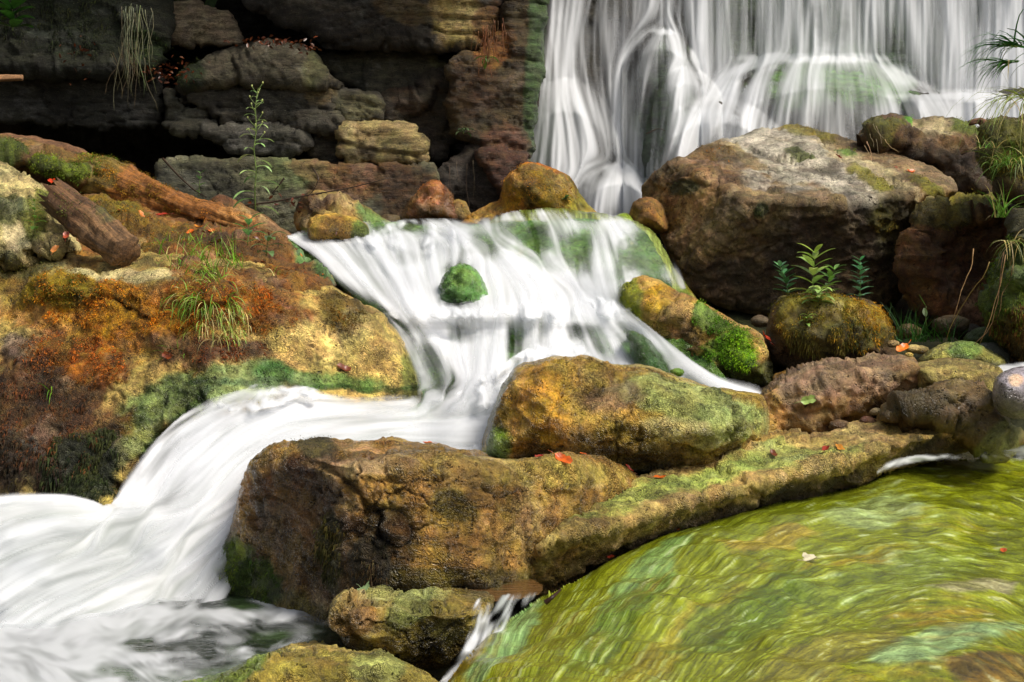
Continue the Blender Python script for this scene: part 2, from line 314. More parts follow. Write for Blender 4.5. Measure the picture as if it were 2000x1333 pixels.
def wetalgae_material(name, hk=0.5):
    """algae combed by a thin film of water; Flow uv = (across, along) the stream"""
    s = NT(name); at = s.attr(); pos = s.pos(); n = s.noise(pos, 120, 4, 0.7); uv = s.n('ShaderNodeUVMap', uv_map='Flow').outputs[0]
    wob = s.n('ShaderNodeTexNoise'); s.l(uv, wob.inputs['Vector']); wob.inputs['Scale'].default_value = 9; wob.inputs['Detail'].default_value = 3
    wv = s.n('ShaderNodeVectorMath', operation='SCALE'); s.l(wob.outputs['Color'], wv.inputs[0]); wv.inputs['Scale'].default_value = 0.009
    ad = s.n('ShaderNodeVectorMath', operation='ADD'); s.l(uv, ad.inputs[0]); s.l(wv.outputs[0], ad.inputs[1]); w = ad.outputs[0]
    a = s.noise(s.mapv(w, (170, 14, 1)), 1, 4, 0.65, 0.3); b = s.noise(s.mapv(w, (75, 9, 1), (3, 1, 0)), 1, 4, 0.65, 0.4); z = s.noise(s.mapv(w, (6, 3, 1), (7, 2, 0)), 1, 4, 0.6)
    f = s.math('MULTIPLY', s.math('MULTIPLY', s.ramp(a, 0.32, 0.68, 0.65, 1.35), s.ramp(b, 0.32, 0.68, 0.7, 1.3)), s.ramp(n, 0.3, 0.7, 0.8, 1.2)); kc = s.n('ShaderNodeCombineXYZ')
    for i in range(3): s.l(f, kc.inputs[i])
    c = s.mix(1.0, at.outputs['Color'], kc.outputs[0], 'MULTIPLY')
    hl = s.math('MULTIPLY', s.ramp(s.math('ADD', s.math('MULTIPLY', a, 0.5), s.math('MULTIPLY', b, 0.5)), 0.56, 0.64), s.ramp(z, 0.44, 0.62, 0.03 * hk, hk)); c = s.mix(hl, c, (0.56, 0.66, 0.42))  # pale highlight lines along the flow, mixed into the base colour
    bp = s.n('ShaderNodeBump'); s.l(s.math('ADD', s.math('ADD', a, b), s.math('MULTIPLY', n, 0.3)), bp.inputs['Height']); bp.inputs['Strength'].default_value = 0.45; bp.inputs['Distance'].default_value = 0.006
    p = s.n('ShaderNodeBsdfPrincipled'); s.l(c, p.inputs['Base Color']); s.l(bp.outputs[0], p.inputs['Normal']); p.inputs['Roughness'].default_value = 0.22; p.inputs['Specular IOR Level'].default_value = 0.55
    s.l(p.outputs[0], s.out.inputs[0]); return s.m
M_algae = wetalgae_material('running_water_over_algae'); M_algae_soft = wetalgae_material('algae_under_clear_water', 0.25)

# ------------------------------------------------------------------ streaks that follow the stream (line integral of noise along the flow)
class Flow:
    def __init__(s, guides, box, g=3.0, wob=0.0, p=2.2):
        s.x0, s.y0, x1, y1 = box; s.g = g; s.nx = int((x1 - s.x0) / g) + 2; s.ny = int((y1 - s.y0) / g) + 2
        P0 = []; T = []
        for l in guides:
            c = catmull(np.asarray(l, float)[:, :2], max(6, len(l) * 5)); t = np.gradient(c, axis=0); t /= np.linalg.norm(t, axis=1)[:, None] + 1e-9; P0.append(c); T.append(t)
        P0 = np.vstack(P0); T = np.vstack(T); cg = 12.0; cx = np.arange(s.x0, x1 + 2 * cg, cg); cy = np.arange(s.y0, y1 + 2 * cg, cg); X, Y = np.meshgrid(cx, cy)
        d2 = (X.ravel()[:, None] - P0[:, 0]) ** 2 + (Y.ravel()[:, None] - P0[:, 1]) ** 2 + 60; w = d2 ** -p; w /= w.sum(1)[:, None]; v = (w @ T)
        if wob: q = np.stack([X.ravel() / 90, Y.ravel() / 90, 0 * X.ravel()], 1); a = wob * fbm(q, 1, 3); v = np.stack([v[:, 0] * np.cos(a) - v[:, 1] * np.sin(a), v[:, 0] * np.sin(a) + v[:, 1] * np.cos(a)], 1)
        v /= np.linalg.norm(v, axis=1)[:, None] + 1e-9; v = v.reshape(len(cy), len(cx), 2)
        gx, gy = np.meshgrid(np.arange(s.nx) * g, np.arange(s.ny) * g); s.v = s.bil(v, gx / cg, gy / cg); s.gx = gx / g; s.gy = gy / g
    @staticmethod
    def bil(A, x, y):
        x = np.clip(x, 0, A.shape[1] - 1.001); y = np.clip(y, 0, A.shape[0] - 1.001); i = x.astype(int); j = y.astype(int); fx, fy = x - i, y - j
        if A.ndim == 3: fx, fy = fx[..., None], fy[..., None]
        return (A[j, i] * (1 - fx) + A[j, i + 1] * fx) * (1 - fy) + (A[j + 1, i] * (1 - fx) + A[j + 1, i + 1] * fx) * fy
    def lic(s, length, width, seed):
        """normalised streaks: length and width in photo pixels"""
        r = np.random.default_rng(seed); n = r.random((s.ny, s.nx)); w = max(1, int(round(width / s.g)))
        for _ in range(2 if w > 1 else 0):
            k = np.ones(w) / w; n = np.apply_along_axis(lambda a: np.convolve(np.pad(a, w, mode='wrap'), k, 'same')[w:-w], 0, n); n = np.apply_along_axis(lambda a: np.convolve(np.pad(a, w, mode='wrap'), k, 'same')[w:-w], 1, n)
        st = max(1, int(length / s.g / 2)); stp = 1.0
        while st > 44: st //= 2; stp *= 2
        acc = n.copy(); W = 1.0
        for sg in (1, -1):
            x, y = s.gx.copy(), s.gy.copy()
            for k in range(st):
                v = s.bil(s.v, x, y); x = x + sg * v[..., 0] * stp; y = y + sg * v[..., 1] * stp; wt = 0.5 + 0.5 * math.cos(math.pi * k / st); acc += wt * s.bil(n, x, y); W += wt
        acc /= W; acc -= acc.mean(); acc /= acc.std() + 1e-9; return acc
    def at(s, A, px, py): return s.bil(A, (px - s.x0) / s.g, (py - s.y0) / s.g)
def idw(pts, p=2.6, soft=120.0):
    pts = np.asarray(pts, float)
    def f(x, y):
        x = np.asarray(x, float); out = np.empty(x.size); xr, yr = x.ravel(), np.asarray(y, float).ravel()
        for i in range(0, len(xr), 20000):
            d2 = (xr[i:i+20000, None] - pts[:, 0]) ** 2 + (yr[i:i+20000, None] - pts[:, 1]) ** 2 + soft; w = d2 ** -p; out[i:i+20000] = (w @ pts[:, 2]) / w.sum(1)
        return out.reshape(x.shape)
    return f
def smooth_depth(f, box, g=8.0, bx=2, by=1):
    X, Y = np.meshgrid(np.arange(box[0], box[2] + g, g), np.arange(box[1], box[3] + g, g)); A = f(X, Y)
    def bl(A, r, ax): P_ = np.pad(A, [(r, r) if i == ax else (0, 0) for i in (0, 1)], mode='edge'); return sum(np.take(P_, range(k, k + A.shape[ax]), ax) for k in range(2 * r + 1)) / (2 * r + 1)
    for _ in range(3): A = bl(bl(A, bx, 1), by, 0)
    return lambda x, y: Flow.bil(A, (np.asarray(x, float) - box[0]) / g, (np.asarray(y, float) - box[1]) / g)
def px_grid(outline, s, n=None, corner=False, wob=0):
    poly = catmull(outline, n or 160, True, corner); x0, y0 = poly.min(0) - s; x1, y1 = poly.max(0) + s
    nx, ny = int((x1 - x0) / s) + 2, int((y1 - y0) / s) + 2; gx, gy = np.meshgrid(x0 + s * np.arange(nx), y0 + s * np.arange(ny)); dist, near, ins = poly_dist(gx.ravel(), gy.ravel(), poly)
    I = ins.reshape(ny, nx); cell = I[:-1, :-1] & I[1:, :-1] & I[:-1, 1:] & I[1:, 1:]; idx = np.arange(nx * ny).reshape(ny, nx); jj, ii = np.nonzero(cell)
    q = np.stack([idx[jj, ii], idx[jj + 1, ii], idx[jj + 1, ii + 1], idx[jj, ii + 1]], 1); used = np.unique(q); rm = -np.ones(nx * ny, int); rm[used] = np.arange(len(used)); return gx.ravel()[used], gy.ravel()[used], dist[used], rm[q]
def field(px, py, base, splats, seedoff=0.0):
    v = np.full(len(px), float(base)); q = np.stack([px / 100, py / 100, np.full(len(px), 2.0 + seedoff)], 1)
    for (x, y, rx, ry, ang), val in splats:
        r = splat_mask(px, py, q, (x, y, rx, ry, ang), 0.22, 1.6); m = sstep(1.35, 0.35, r); v = v * (1 - m) + val * m
    return v
def stream(name, outline, depth, flow, cover, coverS, bright, brightS, mat, parent=None, off=0.0, s=2.6, con=0.30, bcon=0.22, fadew=16, amp=0.012, seed=1, LL=(170, 80, 34), WW=(26, 9, 3), label=None, kind=None, corner=False, cexp=1.0, wl=(0.5, 0.34, 0.16)):
    px, py, dist, Q = px_grid(outline, s, 260, corner); L = [flow.at(flow.lic(l, w, seed * 10 + i), px, py) for i, (l, w) in enumerate(zip(LL, WW))]
    S = wl[0] * L[0] + wl[1] * L[1] + wl[2] * L[2]; S /= S.std() + 1e-9
    cv = field(px, py, cover, coverS); br = field(px, py, bright, brightS, 3.0)
    e = sstep(0, 1, dist / fadew + 0.30 * S - 0.12) * sstep(0, 5, dist)
    A = np.clip(cv + con * S * np.clip(1 - (cv - 0.6) * 2.2, 0.3, 1) * np.clip(cv * 3.2, 0.06, 1), 0, 1) ** cexp * e; B = np.clip(br + bcon * (0.35 * L[0] + 0.5 * L[1] + 0.4 * L[2]), 0, 1)
    V = P(px, py, depth(px, py) - off - amp * (0.75 * np.clip(L[0], -2, 2) + 0.25 * np.clip(L[1], -2, 2)))
    ob = mesh_obj(name, V, Q, mat, parent, np.stack([A, B, 0 * A], 1), np.stack([px, py], 1) / 100); tagit(ob, label, None, None, kind); return ob

# ------------------------------------------------------------------ rock builder
ROCKS = {}
def poly_dist(px, py, poly):
    a = poly; b = np.roll(poly, -1, 0); n = len(px); best = np.full(n, 1e18); near = np.zeros((n, 2)); inside = np.zeros(n, bool)
    for i in range(len(a)):
        ax, ay = a[i]; bx, by = b[i]; ex, ey = bx - ax, by - ay
        t = np.clip(((px - ax) * ex + (py - ay) * ey) / (ex * ex + ey * ey + 1e-9), 0, 1)
        qx, qy = ax + t * ex, ay + t * ey; dd = (px - qx) ** 2 + (py - qy) ** 2; m = dd < best
        best[m] = dd[m]; near[m, 0] = qx[m]; near[m, 1] = qy[m]
        c = (ay > py) != (by > py)
        if ey: inside ^= c & (px < ex * (py - ay) / ey + ax)
    return np.sqrt(best), near, inside
def splat_mask(px, py, pos, sp, warp=0.35, fr=7.0):
    """sp = (x, y, rx, ry, angle)"""
    x, y, rx, ry, ang = sp; c, s_ = math.cos(math.radians(ang)), math.sin(math.radians(ang)); dx, dy = px - x, py - y
    u = (dx * c + dy * s_) / rx; v = (-dx * s_ + dy * c) / ry
    r = np.sqrt(u * u + v * v) + warp * fbm(pos, fr, 4, 0.6)
    return r
def rock(name, label, outline, depth, T=0.25, R=70, amp=0.02, fr=4.0, fac=0.0, facf=5.0, strata=0.0, base=(120, 100, 70), wet=0.2, splats=(), cracks=(),
         mat=None, s=4.0, rough=2.5, cat='rock', group=None, bumps=(), moss=(), corner=False, flow=None, parent=None, kind=None, fine=0.004, prof=0.5, back=None, gain=1.5, streaks=None, blotch=1.0):
    poly = catmull(outline, max(40, int(sum(np.hypot(*(np.array(outline) - np.roll(outline, 1, 0)).T)) / 10)), True, corner)
    q = np.hstack([poly / 40.0, np.full((len(poly), 1), 3.7)]); poly = poly + rough * np.stack([fbm(q, 1, 4, 0.6), fbm(q + 9, 1, 4, 0.6)], 1) * 1.6
    x0, y0 = poly.min(0) - s * 1.5; x1, y1 = poly.max(0) + s * 1.5
    nx, ny = int((x1 - x0) / s) + 2, int((y1 - y0) / s) + 2
    gx, gy = np.meshgrid(x0 + s * np.arange(nx), y0 + s * np.arange(ny)); gx, gy = gx.ravel(), gy.ravel()
    dist, near, ins = poly_dist(gx, gy, poly)
    I = ins.reshape(ny, nx); cell = I[:-1, :-1] | I[1:, :-1] | I[:-1, 1:] | I[1:, 1:]
    idx = np.arange(nx * ny).reshape(ny, nx); jj, ii = np.nonzero(cell)
    quads = np.stack([idx[jj, ii], idx[jj + 1, ii], idx[jj + 1, ii + 1], idx[jj, ii + 1]], 1)
    used = np.unique(quads); remap = -np.ones(nx * ny, int); remap[used] = np.arange(len(used)); quads = remap[quads]
    px, py, dist, near, ins = gx[used], gy[used], dist[used], near[used], ins[used]
    snap = ~ins | (dist < s * 0.45); px = np.where(snap, near[:, 0], px); py = np.where(snap, near[:, 1], py); dist = np.where(snap, 0, dist)
    if not callable(depth): d0 = depth; depth = lambda x, y: d0 + 0 * x
    t = np.clip(dist / R, 0, 1); pr = (1 - (1 - t) ** 2) ** prof
    zf = depth(px, py)
    edgeD = zf.copy()
    front = zf - T * pr
    for (bx, by, rx, ry, a) in bumps: front = front - a * np.exp(-(((px - bx) / rx) ** 2 + ((py - by) / ry) ** 2)) * np.minimum(1, pr * 1.5)
    ckm = np.zeros(len(px))
    for cr in cracks:
        pts, wd, dp = cr; pts = catmull(pts, 60, False); dm = np.full(len(px), 1e9)
        for k in range(len(pts) - 1):
            e = pts[k + 1] - pts[k]; tt = np.clip(((px - pts[k, 0]) * e[0] + (py - pts[k, 1]) * e[1]) / (e @ e + 1e-9), 0, 1)
            dm = np.minimum(dm, np.hypot(px - pts[k, 0] - tt * e[0], py - pts[k, 1] - tt * e[1]))
        front = front + dp * np.exp(-(dm / wd) ** 2); ckm = np.maximum(ckm, np.exp(-(dm / (wd * 1.1)) ** 2) * min(1, dp / 0.03))
    Tb = T if back is None else back
    V = P(px, py, front); nf = len(V)
    # normals
    def normals(V, Q):
        n = np.cross(V[Q[:, 2]] - V[Q[:, 0]], V[Q[:, 3]] - V[Q[:, 1]]); N = np.zeros_like(V)
        for k in range(4): np.add.at(N, Q[:, k], n)
        return N / (np.linalg.norm(N, axis=1)[:, None] + 1e-12)
    N = normals(V, quads); N = np.where((N @ np.array([0, -1, 0]))[:, None] < -0.2, -N, N)
    sc = np.minimum(1, 0.25 + t * 3)
    dsp = amp * fbm(V, fr, 4, 0.55)
    if fac:
        wv = np.stack([fbm(V, 3.5, 4, 0.6), fbm(V + 5, 3.5, 4, 0.6), fbm(V + 9, 3.5, 4, 0.6)], 1)
        fv, fe = facets(V * np.array([1, 1, 1.5]) + 0.10 * wv, facf * 0.55); fv2, fe2 = facets(V * np.array([1, 1, 1.3]) + 3 + 0.05 * wv, facf * 1.5)
        gap = sstep(0.0, 0.5, fbm(V + 4, 2.5, 2))
        dsp = dsp + fac * 0.75 * np.tanh(fv) + fac * 0.22 * fv2 + fac * 0.25 * fbm(V, facf * 1.2, 4, 0.6, True) - fac * 0.55 * gap * np.exp(-(fe / 0.035) ** 2)
    if strata:
        zz = V[:, 2] * 14 + 1.4 * fbm(V * np.array([0.6, 0.6, 1]), 2.2, 3); fr_ = zz - np.floor(zz); lay = np.floor(zz)
        off = np.sin(lay * 12.9898) * 43758.5453; off = off - np.floor(off)
        off2 = np.sin((lay + 1) * 12.9898) * 43758.5453; off2 = off2 - np.floor(off2)
        dsp = dsp + strata * (off + (off2 - off) * sstep(0.8, 1.0, fr_)) - strata * 0.9 * np.exp(-((fr_ - 0.93) / 0.07) ** 2) * (0.4 + 0.6 * sstep(-0.2, 0.3, fbm(V, 1.7, 2)))
    if fine > 0.002 and not streaks:
        wv2 = V + 0.06 * np.stack([fbm(V, 5, 4, 0.6), fbm(V + 7, 5, 4, 0.6), fbm(V + 3, 5, 4, 0.6)], 1); _, fe3 = facets(wv2 * np.array([1, 1, 1.9]), 5.5)
        crackm = np.exp(-(fe3 / 0.022) ** 2) * sstep(0.05, 0.35, fbm(V + 2, 2.6, 3)); dsp = dsp - 0.010 * crackm
        dsp = dsp + 0.006 * fbm(V * np.array([1, 1, 2.2]), 9, 5, 0.62, True)
    else: crackm = np.zeros(nf)
    ST = None
    if streaks:
        fl, amp_s, mint = streaks; L1 = fl.at(fl.lic(240, 16, 5), px, py); L2 = fl.at(fl.lic(110, 5, 6), px, py); L3 = fl.at(fl.lic(44, 1, 7), px, py); L4 = fl.at(fl.lic(420, 60, 8), px, py); ST = (L1, L2, L3, L4)
        dsp = dsp + amp_s * (0.4 * L1 + 0.45 * L2 + 0.40 * L3)
    dsp = dsp + fine * fbm(V, 28, 3, 0.65)
    V = V + N * (dsp * sc)[:, None]
    # colours
    C = np.tile(lin(base), (nf, 1)); W = np.full(nf, float(wet)); mm = []
    C *= np.clip(1 + 0.22 * fbm(V, 6, 3), 0.5, 1.6)[:, None]
    for sp in splats:
        (x, y, rx, ry, ang), colr = sp[0], sp[1]; k = sp[2] if len(sp) > 2 else 0.9; w2 = sp[3] if len(sp) > 3 else None
        r = splat_mask(px, py, V, (x, y, rx, ry, ang)); m = k * sstep(1.12, 0.78, r); C = C * (1 - m[:, None]) + lin(colr) * m[:, None]
        if w2 is not None: W = W * (1 - m) + w2 * m
    for ms in moss:
        r = splat_mask(px, py, V, ms[0]); m = sstep(1.1, 0.8, r)
        C = C * (1 - 0.9 * m[:, None]) + lin(ms[1]) * 0.7 * 0.9 * m[:, None]; W = W * (1 - m)
        V = V + N * (m * (0.006 + 0.006 * fbm(V, 30, 2)))[:, None]; mm.append(m)
    if ST is None and blotch:
        pm = sstep(0.28, 0.42, fbm(V * np.array([1, 1, 1.5]) + 11, 4.2, 5, 0.66)) * 0.45 * blotch; dm_ = sstep(0.25, 0.42, fbm(V * np.array([1, 1, 1.4]) + 23, 3.4, 5, 0.66)) * 0.62 * blotch
        C = C * (1 - pm[:, None]) + (C * 1.25 + 0.06) * pm[:, None]; C = C * (1 - dm_[:, None]) + C * np.array([0.42, 0.36, 0.30]) * dm_[:, None]; C = C * (1 - 0.6 * crackm[:, None])
    C = C * (1 - 0.7 * ckm[:, None])
    if ST is not None:
        L1, L2, L3, L4 = ST; C = C * np.clip(1 + 0.07 * L1 + 0.11 * L2 + 0.14 * L3, 0.25, 2)[:, None]
        oc = (sstep(0.2, 2.2, L4 + 0.5 * L2) * 0.6)[:, None]; C = C * (1 - oc) + lin((150, 112, 24)) * oc
        zone = sstep(-0.25, 0.35, fbm(np.stack([px, py, 0 * px], 1) / 260, 1, 3)) * mint; mt = (sstep(0.3, 1.6, 0.25 * L1 + 0.5 * L2 + 0.75 * L3) * (0.12 * mint + 0.5 * zone))[:, None]; C = C * (1 - mt) + lin((158, 184, 118)) * mt  # mint highlights on the strongest streaks, put into the colour
        sp_ = sstep(1.5, 2.3, 0.5 * L2 + 0.9 * L3)[:, None] * 0.55 * mint; C = C * (1 - sp_) + lin((205, 214, 168)) * sp_
    C = C * gain
    # back surface shares the rim
    rim = dist <= 0; bi = np.where(rim, np.arange(nf), -1); nb = (~rim).sum(); bi[~rim] = nf + np.arange(nb)
    Vb = P(px[~rim], py[~rim], edgeD[~rim] + Tb * pr[~rim]); VV = np.vstack([V, Vb])
    Q = np.vstack([quads, bi[quads][:, ::-1]])
    keep = np.array([True] * len(quads) + list(~(rim[quads].all(1)))); Q = Q[keep]
    CC = np.vstack([np.hstack([C, W[:, None]]), np.hstack([C[~rim], W[~rim][:, None]])])
    if flow is None: uv = np.stack([px, py], 1) / 100
    else: uv = flow(px, py)
    uv = np.vstack([uv, uv[~rim]])
    ob = mesh_obj(name, VV, Q, mat or M_rock, parent, CC, uv); tagit(ob, label, None if parent or kind else cat, group, kind)
    ob['_o'] = list(ob.location) if parent is None else parent['_o']
    N = normals(V, quads)
    rec = dict(px=px, py=py, V=V, N=N, ob=ob); ROCKS[name + str(len(ROCKS))] = rec
    for ms, m in zip(moss, mm): moss_tufts(rec, ms, m)
    return rec
def moss_tufts(rec, ms, m):
    (x, y, rx, ry, ang), colr = ms[0], ms[1]; n = ms[2] if len(ms) > 2 else int(rx * ry / 4); L = ms[3] if len(ms) > 3 else 0.010; hang = ms[4] if len(ms) > 4 else 0.2
    cand = np.nonzero((m > 0.35) & (rec['N'][:, 1] < 0.5))[0]
    if len(cand) < 5: return
    vn = fbm(rec['V'][cand], 14, 3, 0.6); keep = vn > -0.18; cand, vn = (cand[keep], vn[keep]) if keep.sum() > 10 else (cand, vn)
    d = np.median(rec['V'][cand, 1]); n = min(n, 9000)
    pi_ = RNG.choice(len(cand), n); pick = cand[pi_]; hv_ = np.clip(0.75 + 0.9 * vn[pi_], 0.35, 1.6); p = rec['V'][pick] + RNG.normal(size=(n, 3)) * 0.6 * 4 / F * d; nn = rec['N'][pick]
    dr = nn * 0.9 + RNG.normal(size=(n, 3)) * 0.55 + np.array([0, 0, -hang]); dr /= np.linalg.norm(dr, axis=1)[:, None]
    sd = np.cross(dr, RNG.normal(size=(n, 3))); sd /= np.linalg.norm(sd, axis=1)[:, None]
    l = 0.55 * L * (hv_ * RNG.uniform(0.4, 1.4, n))[:, None]; w = l * 0.22
    mid = p + dr * l * 0.55; tip = p + (dr + np.array([0, 0, -hang * 1.2])) * l * 1.1
    V = np.stack([p - sd * w * 0.6, p + sd * w * 0.6, mid + sd * w, tip, mid - sd * w], 1).reshape(-1, 3)
    Fc = np.arange(n * 5).reshape(n, 5)
    tint = fbm(rec['V'][pick] + 40, 7, 3)[:, None]; c = 1.45 * lin(colr) * (1 + 0.5 * tint) * (1 + np.array([0.5, 0.15, 0]) * np.clip(tint, -0.6, 1)) * RNG.uniform(0.55, 1.6, (n, 1)) * (1 + RNG.normal(size=(n, 3)) * 0.08)
    c = np.clip(c, 0.002, 0.9).repeat(5, 0)
    ob = mesh_obj('moss', V - 0.0 * V, Fc, M_moss, None, c, smooth=False, origin=rec['ob']['_o'])
    ob.location = (0, 0, 0); ob.parent = rec['ob']; ob['kind'] = 'stuff'
def on(rec, x, y):
    i = np.argmin((rec['px'] - x) ** 2 + (rec['py'] - y) ** 2); return rec['V'][i].copy(), rec['N'][i].copy()

# ------------------------------------------------------------------ water sheet builder
def sheet(name, label, lines, mat, depth=None, off=0.0, s=5.0, amp=0.01, op=0.5, foam=0.7, thin=(), fade=(0.08, 0.08, 0.0, 0.0), kind='structure', fu=7.0, cat=None, parent=None):
    """lines: streamlines (px,py[,d]) from first to last across the sheet, each running downstream"""
    wmax = max(np.hypot(lines[0][i if i < len(lines[0]) else -1][0] - lines[-1][i if i < len(lines[-1]) else -1][0],
                        lines[0][i if i < len(lines[0]) else -1][1] - lines[-1][i if i < len(lines[-1]) else -1][1]) for i in (0, 1, 2, -1))
    ln = max(np.linalg.norm(np.diff(np.asarray(l, float)[:, :2], axis=0), axis=1).sum() for l in lines)
    nv = int(ln / s) + 4; nu = int(wmax / s) + 6
    G = np.stack([catmull(l, nv) for l in lines], 0)                 # K, nv, 2|3
    K = len(lines); us = np.linspace(0, K - 1, nu); H = np.zeros((nu, nv, G.shape[2]))
    ext = np.concatenate([2 * G[:1] - G[1:2], G, 2 * G[-1:] - G[-2:-1]])
    for j, u in enumerate(us):
        i = min(int(u), K - 2); t = u - i; p0, p1, p2, p3 = ext[i], ext[i+1], ext[i+2], ext[i+3]; m1 = (p2 - p0) * 0.45; m2 = (p3 - p1) * 0.45
        H[j] = (2*t**3-3*t*t+1)*p1 + (t**3-2*t*t+t)*m1 + (-2*t**3+3*t*t)*p2 + (t**3-t*t)*m2
    px, py = H[..., 0].ravel(), H[..., 1].ravel()
    d = (depth(px, py) if depth is not None else H[..., 2].ravel()) - off
    V = P(px, py, d); g = V.reshape(nu, nv, 3)
    uu = np.concatenate([[0], np.cumsum(np.linalg.norm(np.diff(g, axis=0), axis=2).mean(1))]); vv = np.concatenate([[0], np.cumsum(np.linalg.norm(np.diff(g, axis=1), axis=2).mean(0))])
    U, W = np.meshgrid(uu, vv, indexing='ij'); seed = (sum(map(ord, name)) % 7) + len(bpy.data.objects) * 0.37
    uv = np.stack([U.ravel() + seed, W.ravel()], 1)
    du = np.gradient(g, axis=0); dv = np.gradient(g, axis=1); N = np.cross(du, dv).reshape(-1, 3); N /= np.linalg.norm(N, axis=1)[:, None] + 1e-12
    N = np.where((N[:, 1] > 0)[:, None], -N, N)
    q = np.stack([uv[:, 0] * fu, uv[:, 1] * 1.3, np.full(len(uv), seed)], 1)
    un = np.linspace(0, 1, nu)[:, None] + 0 * g[..., 0]; vn = np.linspace(0, 1, nv)[None, :] + 0 * g[..., 0]
    ragged = 0.5 * fbm(np.stack([uv[:, 0] * 18, uv[:, 1] * 0.8, 0 * uv[:, 0]], 1), 1, 3).reshape(nu, nv)
    f = np.ones((nu, nv)); e = 1e-4
    if fade[0]: f *= sstep(0, fade[0], un + ragged * fade[0])
    if fade[1]: f *= sstep(0, fade[1], 1 - un + ragged * fade[1])
    if fade[2]: f *= sstep(0, fade[2], vn + ragged * fade[2])
    if fade[3]: f *= sstep(0, fade[3], 1 - vn + ragged * fade[3])
    A = np.full(len(px), float(op)); Fo = np.full(len(px), float(foam))
    for th in thin:
        r = splat_mask(px, py, V, th[0], 0.25, 5); m = sstep(1.3, 0.4, r); A = A * (1 - m) + th[1] * m; Fo = Fo * (1 - m) + th[2] * m
    A = A * f.ravel() + -0.05 * (1 - f.ravel())
    V = V + N * (amp * fbm(q, 1, 3, 0.5))[:, None]
    idx = np.arange(nu * nv).reshape(nu, nv); Q = np.stack([idx[:-1, :-1], idx[1:, :-1], idx[1:, 1:], idx[:-1, 1:]], -1).reshape(-1, 4)
    C = np.stack([A, Fo, 0 * A], 1)
    ob = mesh_obj(name, V, Q, mat, parent, C, uv); tagit(ob, label, cat, None, kind); return ob
# ------------------------------------------------------------------ ground (one sheet to the horizon)
gp = [(-300,1300,3.0,-.35),(300,1300,3.0,-.35),(900,1300,3.2,-.12),(1400,1300,3.1,-.3),(2100,1300,3.1,-.3),(-300,1000,4.0,-.3),(500,1000,4.2,-.3),(1100,1000,4.2,-.15),(1900,900,4.6,-.15),
      (-300,800,5.0,-.4),(700,800,5.0,-.25),(1300,760,5.0,-.12),(1620,705,5.2,-.01),(1850,700,5.4,-.01),(2100,700,5.2,-.05),(300,560,5.6,-.3),(900,640,5.8,-.35),(1420,640,5.9,-.06),(1800,655,6.2,0),(2000,650,6.3,0),
      (300,440,6.6,-.05),(700,455,6.6,-.08),(1100,450,6.9,-.1),(1400,440,7.6,-.1),(1800,400,7.8,-.1),(400,425,7.8,-.02),(900,430,7.8,-.05),(1500,400,8.6,-.2),(-400,380,7.0,0),(-400,420,8.6,0),(2300,380,8.0,0)]
gpt = np.array([P(a, b, c) + np.array([0, 0, e]) for a, b, c, e in gp])
def ground_z(x, y):
    x = np.asarray(x, float); y = np.asarray(y, float); d2 = (x[..., None] - gpt[:, 0]) ** 2 + (y[..., None] - gpt[:, 1]) ** 2 + 0.03
    w = d2 ** -1.6; z = (w * gpt[:, 2]).sum(-1) / w.sum(-1)
    z = z + 3.3 * sstep(9.5, 10.6, y) + 1.7 * sstep(2.9, 4.6, x) * sstep(3, 6, y) + 1.9 * sstep(-2.9, -4.6, x) * sstep(3.5, 6, y) - 0.25 * sstep(2.6, 0.5, y)
    return z
xs = np.unique(np.concatenate([np.linspace(-300, -6, 26), np.linspace(-6, 6, 170), np.linspace(6, 300, 26)])); ys = np.unique(np.concatenate([np.linspace(-300, 0.5, 24), np.linspace(0.5, 12, 170), np.linspace(12, 300, 24)]))
XX, YY = np.meshgrid(xs, ys); ZZ = ground_z(XX, YY); V = np.stack([XX.ravel(), YY.ravel(), ZZ.ravel()], 1); V[:, 2] += 0.03 * fbm(V, 3.5, 4) + 0.012 * fbm(V, 17, 3)
idx = np.arange(len(xs) * len(ys)).reshape(len(ys), len(xs)); Q = np.stack([idx[:-1, :-1], idx[:-1, 1:], idx[1:, 1:], idx[1:, :-1]], -1).reshape(-1, 4)
gm = sstep(-0.2, 0.3, fbm(V, 1.3, 3))[:, None]; gc = lin((70, 48, 28)) * (1 - gm) + lin((58, 60, 26)) * gm
tagit(mesh_obj('ground', V, Q, M_crust, None, np.hstack([gc, np.full((len(V), 1), 0.3)]), origin=(0, 0, 0)), 'dark wet stream bed and forest floor under the boulders', kind='structure')

# ------------------------------------------------------------------ rock face behind everything
def gauss(x, y, cx, cy, rx, ry): return np.exp(-(((x - cx) / rx) ** 2 + ((y - cy) / ry) ** 2))
def dome(x, y, cx, top, rx, ry, a):
    """ledge boulder: sticks out below its top line"""
    ty = top + ry * 0.5 * ((x - cx) / rx) ** 2; return a * sstep(0, ry * 0.35, y - ty) * np.clip(1 - ((x - cx) / rx) ** 2, 0, 1) ** 0.5
def fallwall(x, y):
    d = 9.15 - 0.10 * sstep(0, 500, y) * 3 + 0 * x
    d = d - dome(x, y, 1620, 108, 250, 190, 0.55) - dome(x, y, 1290, 52, 75, 130, 0.35) - dome(x, y, 1205, 320, 90, 120, 0.4) - dome(x, y, 1340, 128, 70, 110, 0.3)
    d = d - dome(x, y, 1105, 150, 110, 200, 0.3) - dome(x, y, 1400, 185, 140, 160, 0.35) - 0.45 * sstep(175, 200, y) * sstep(1760, 1800, x)
    return d
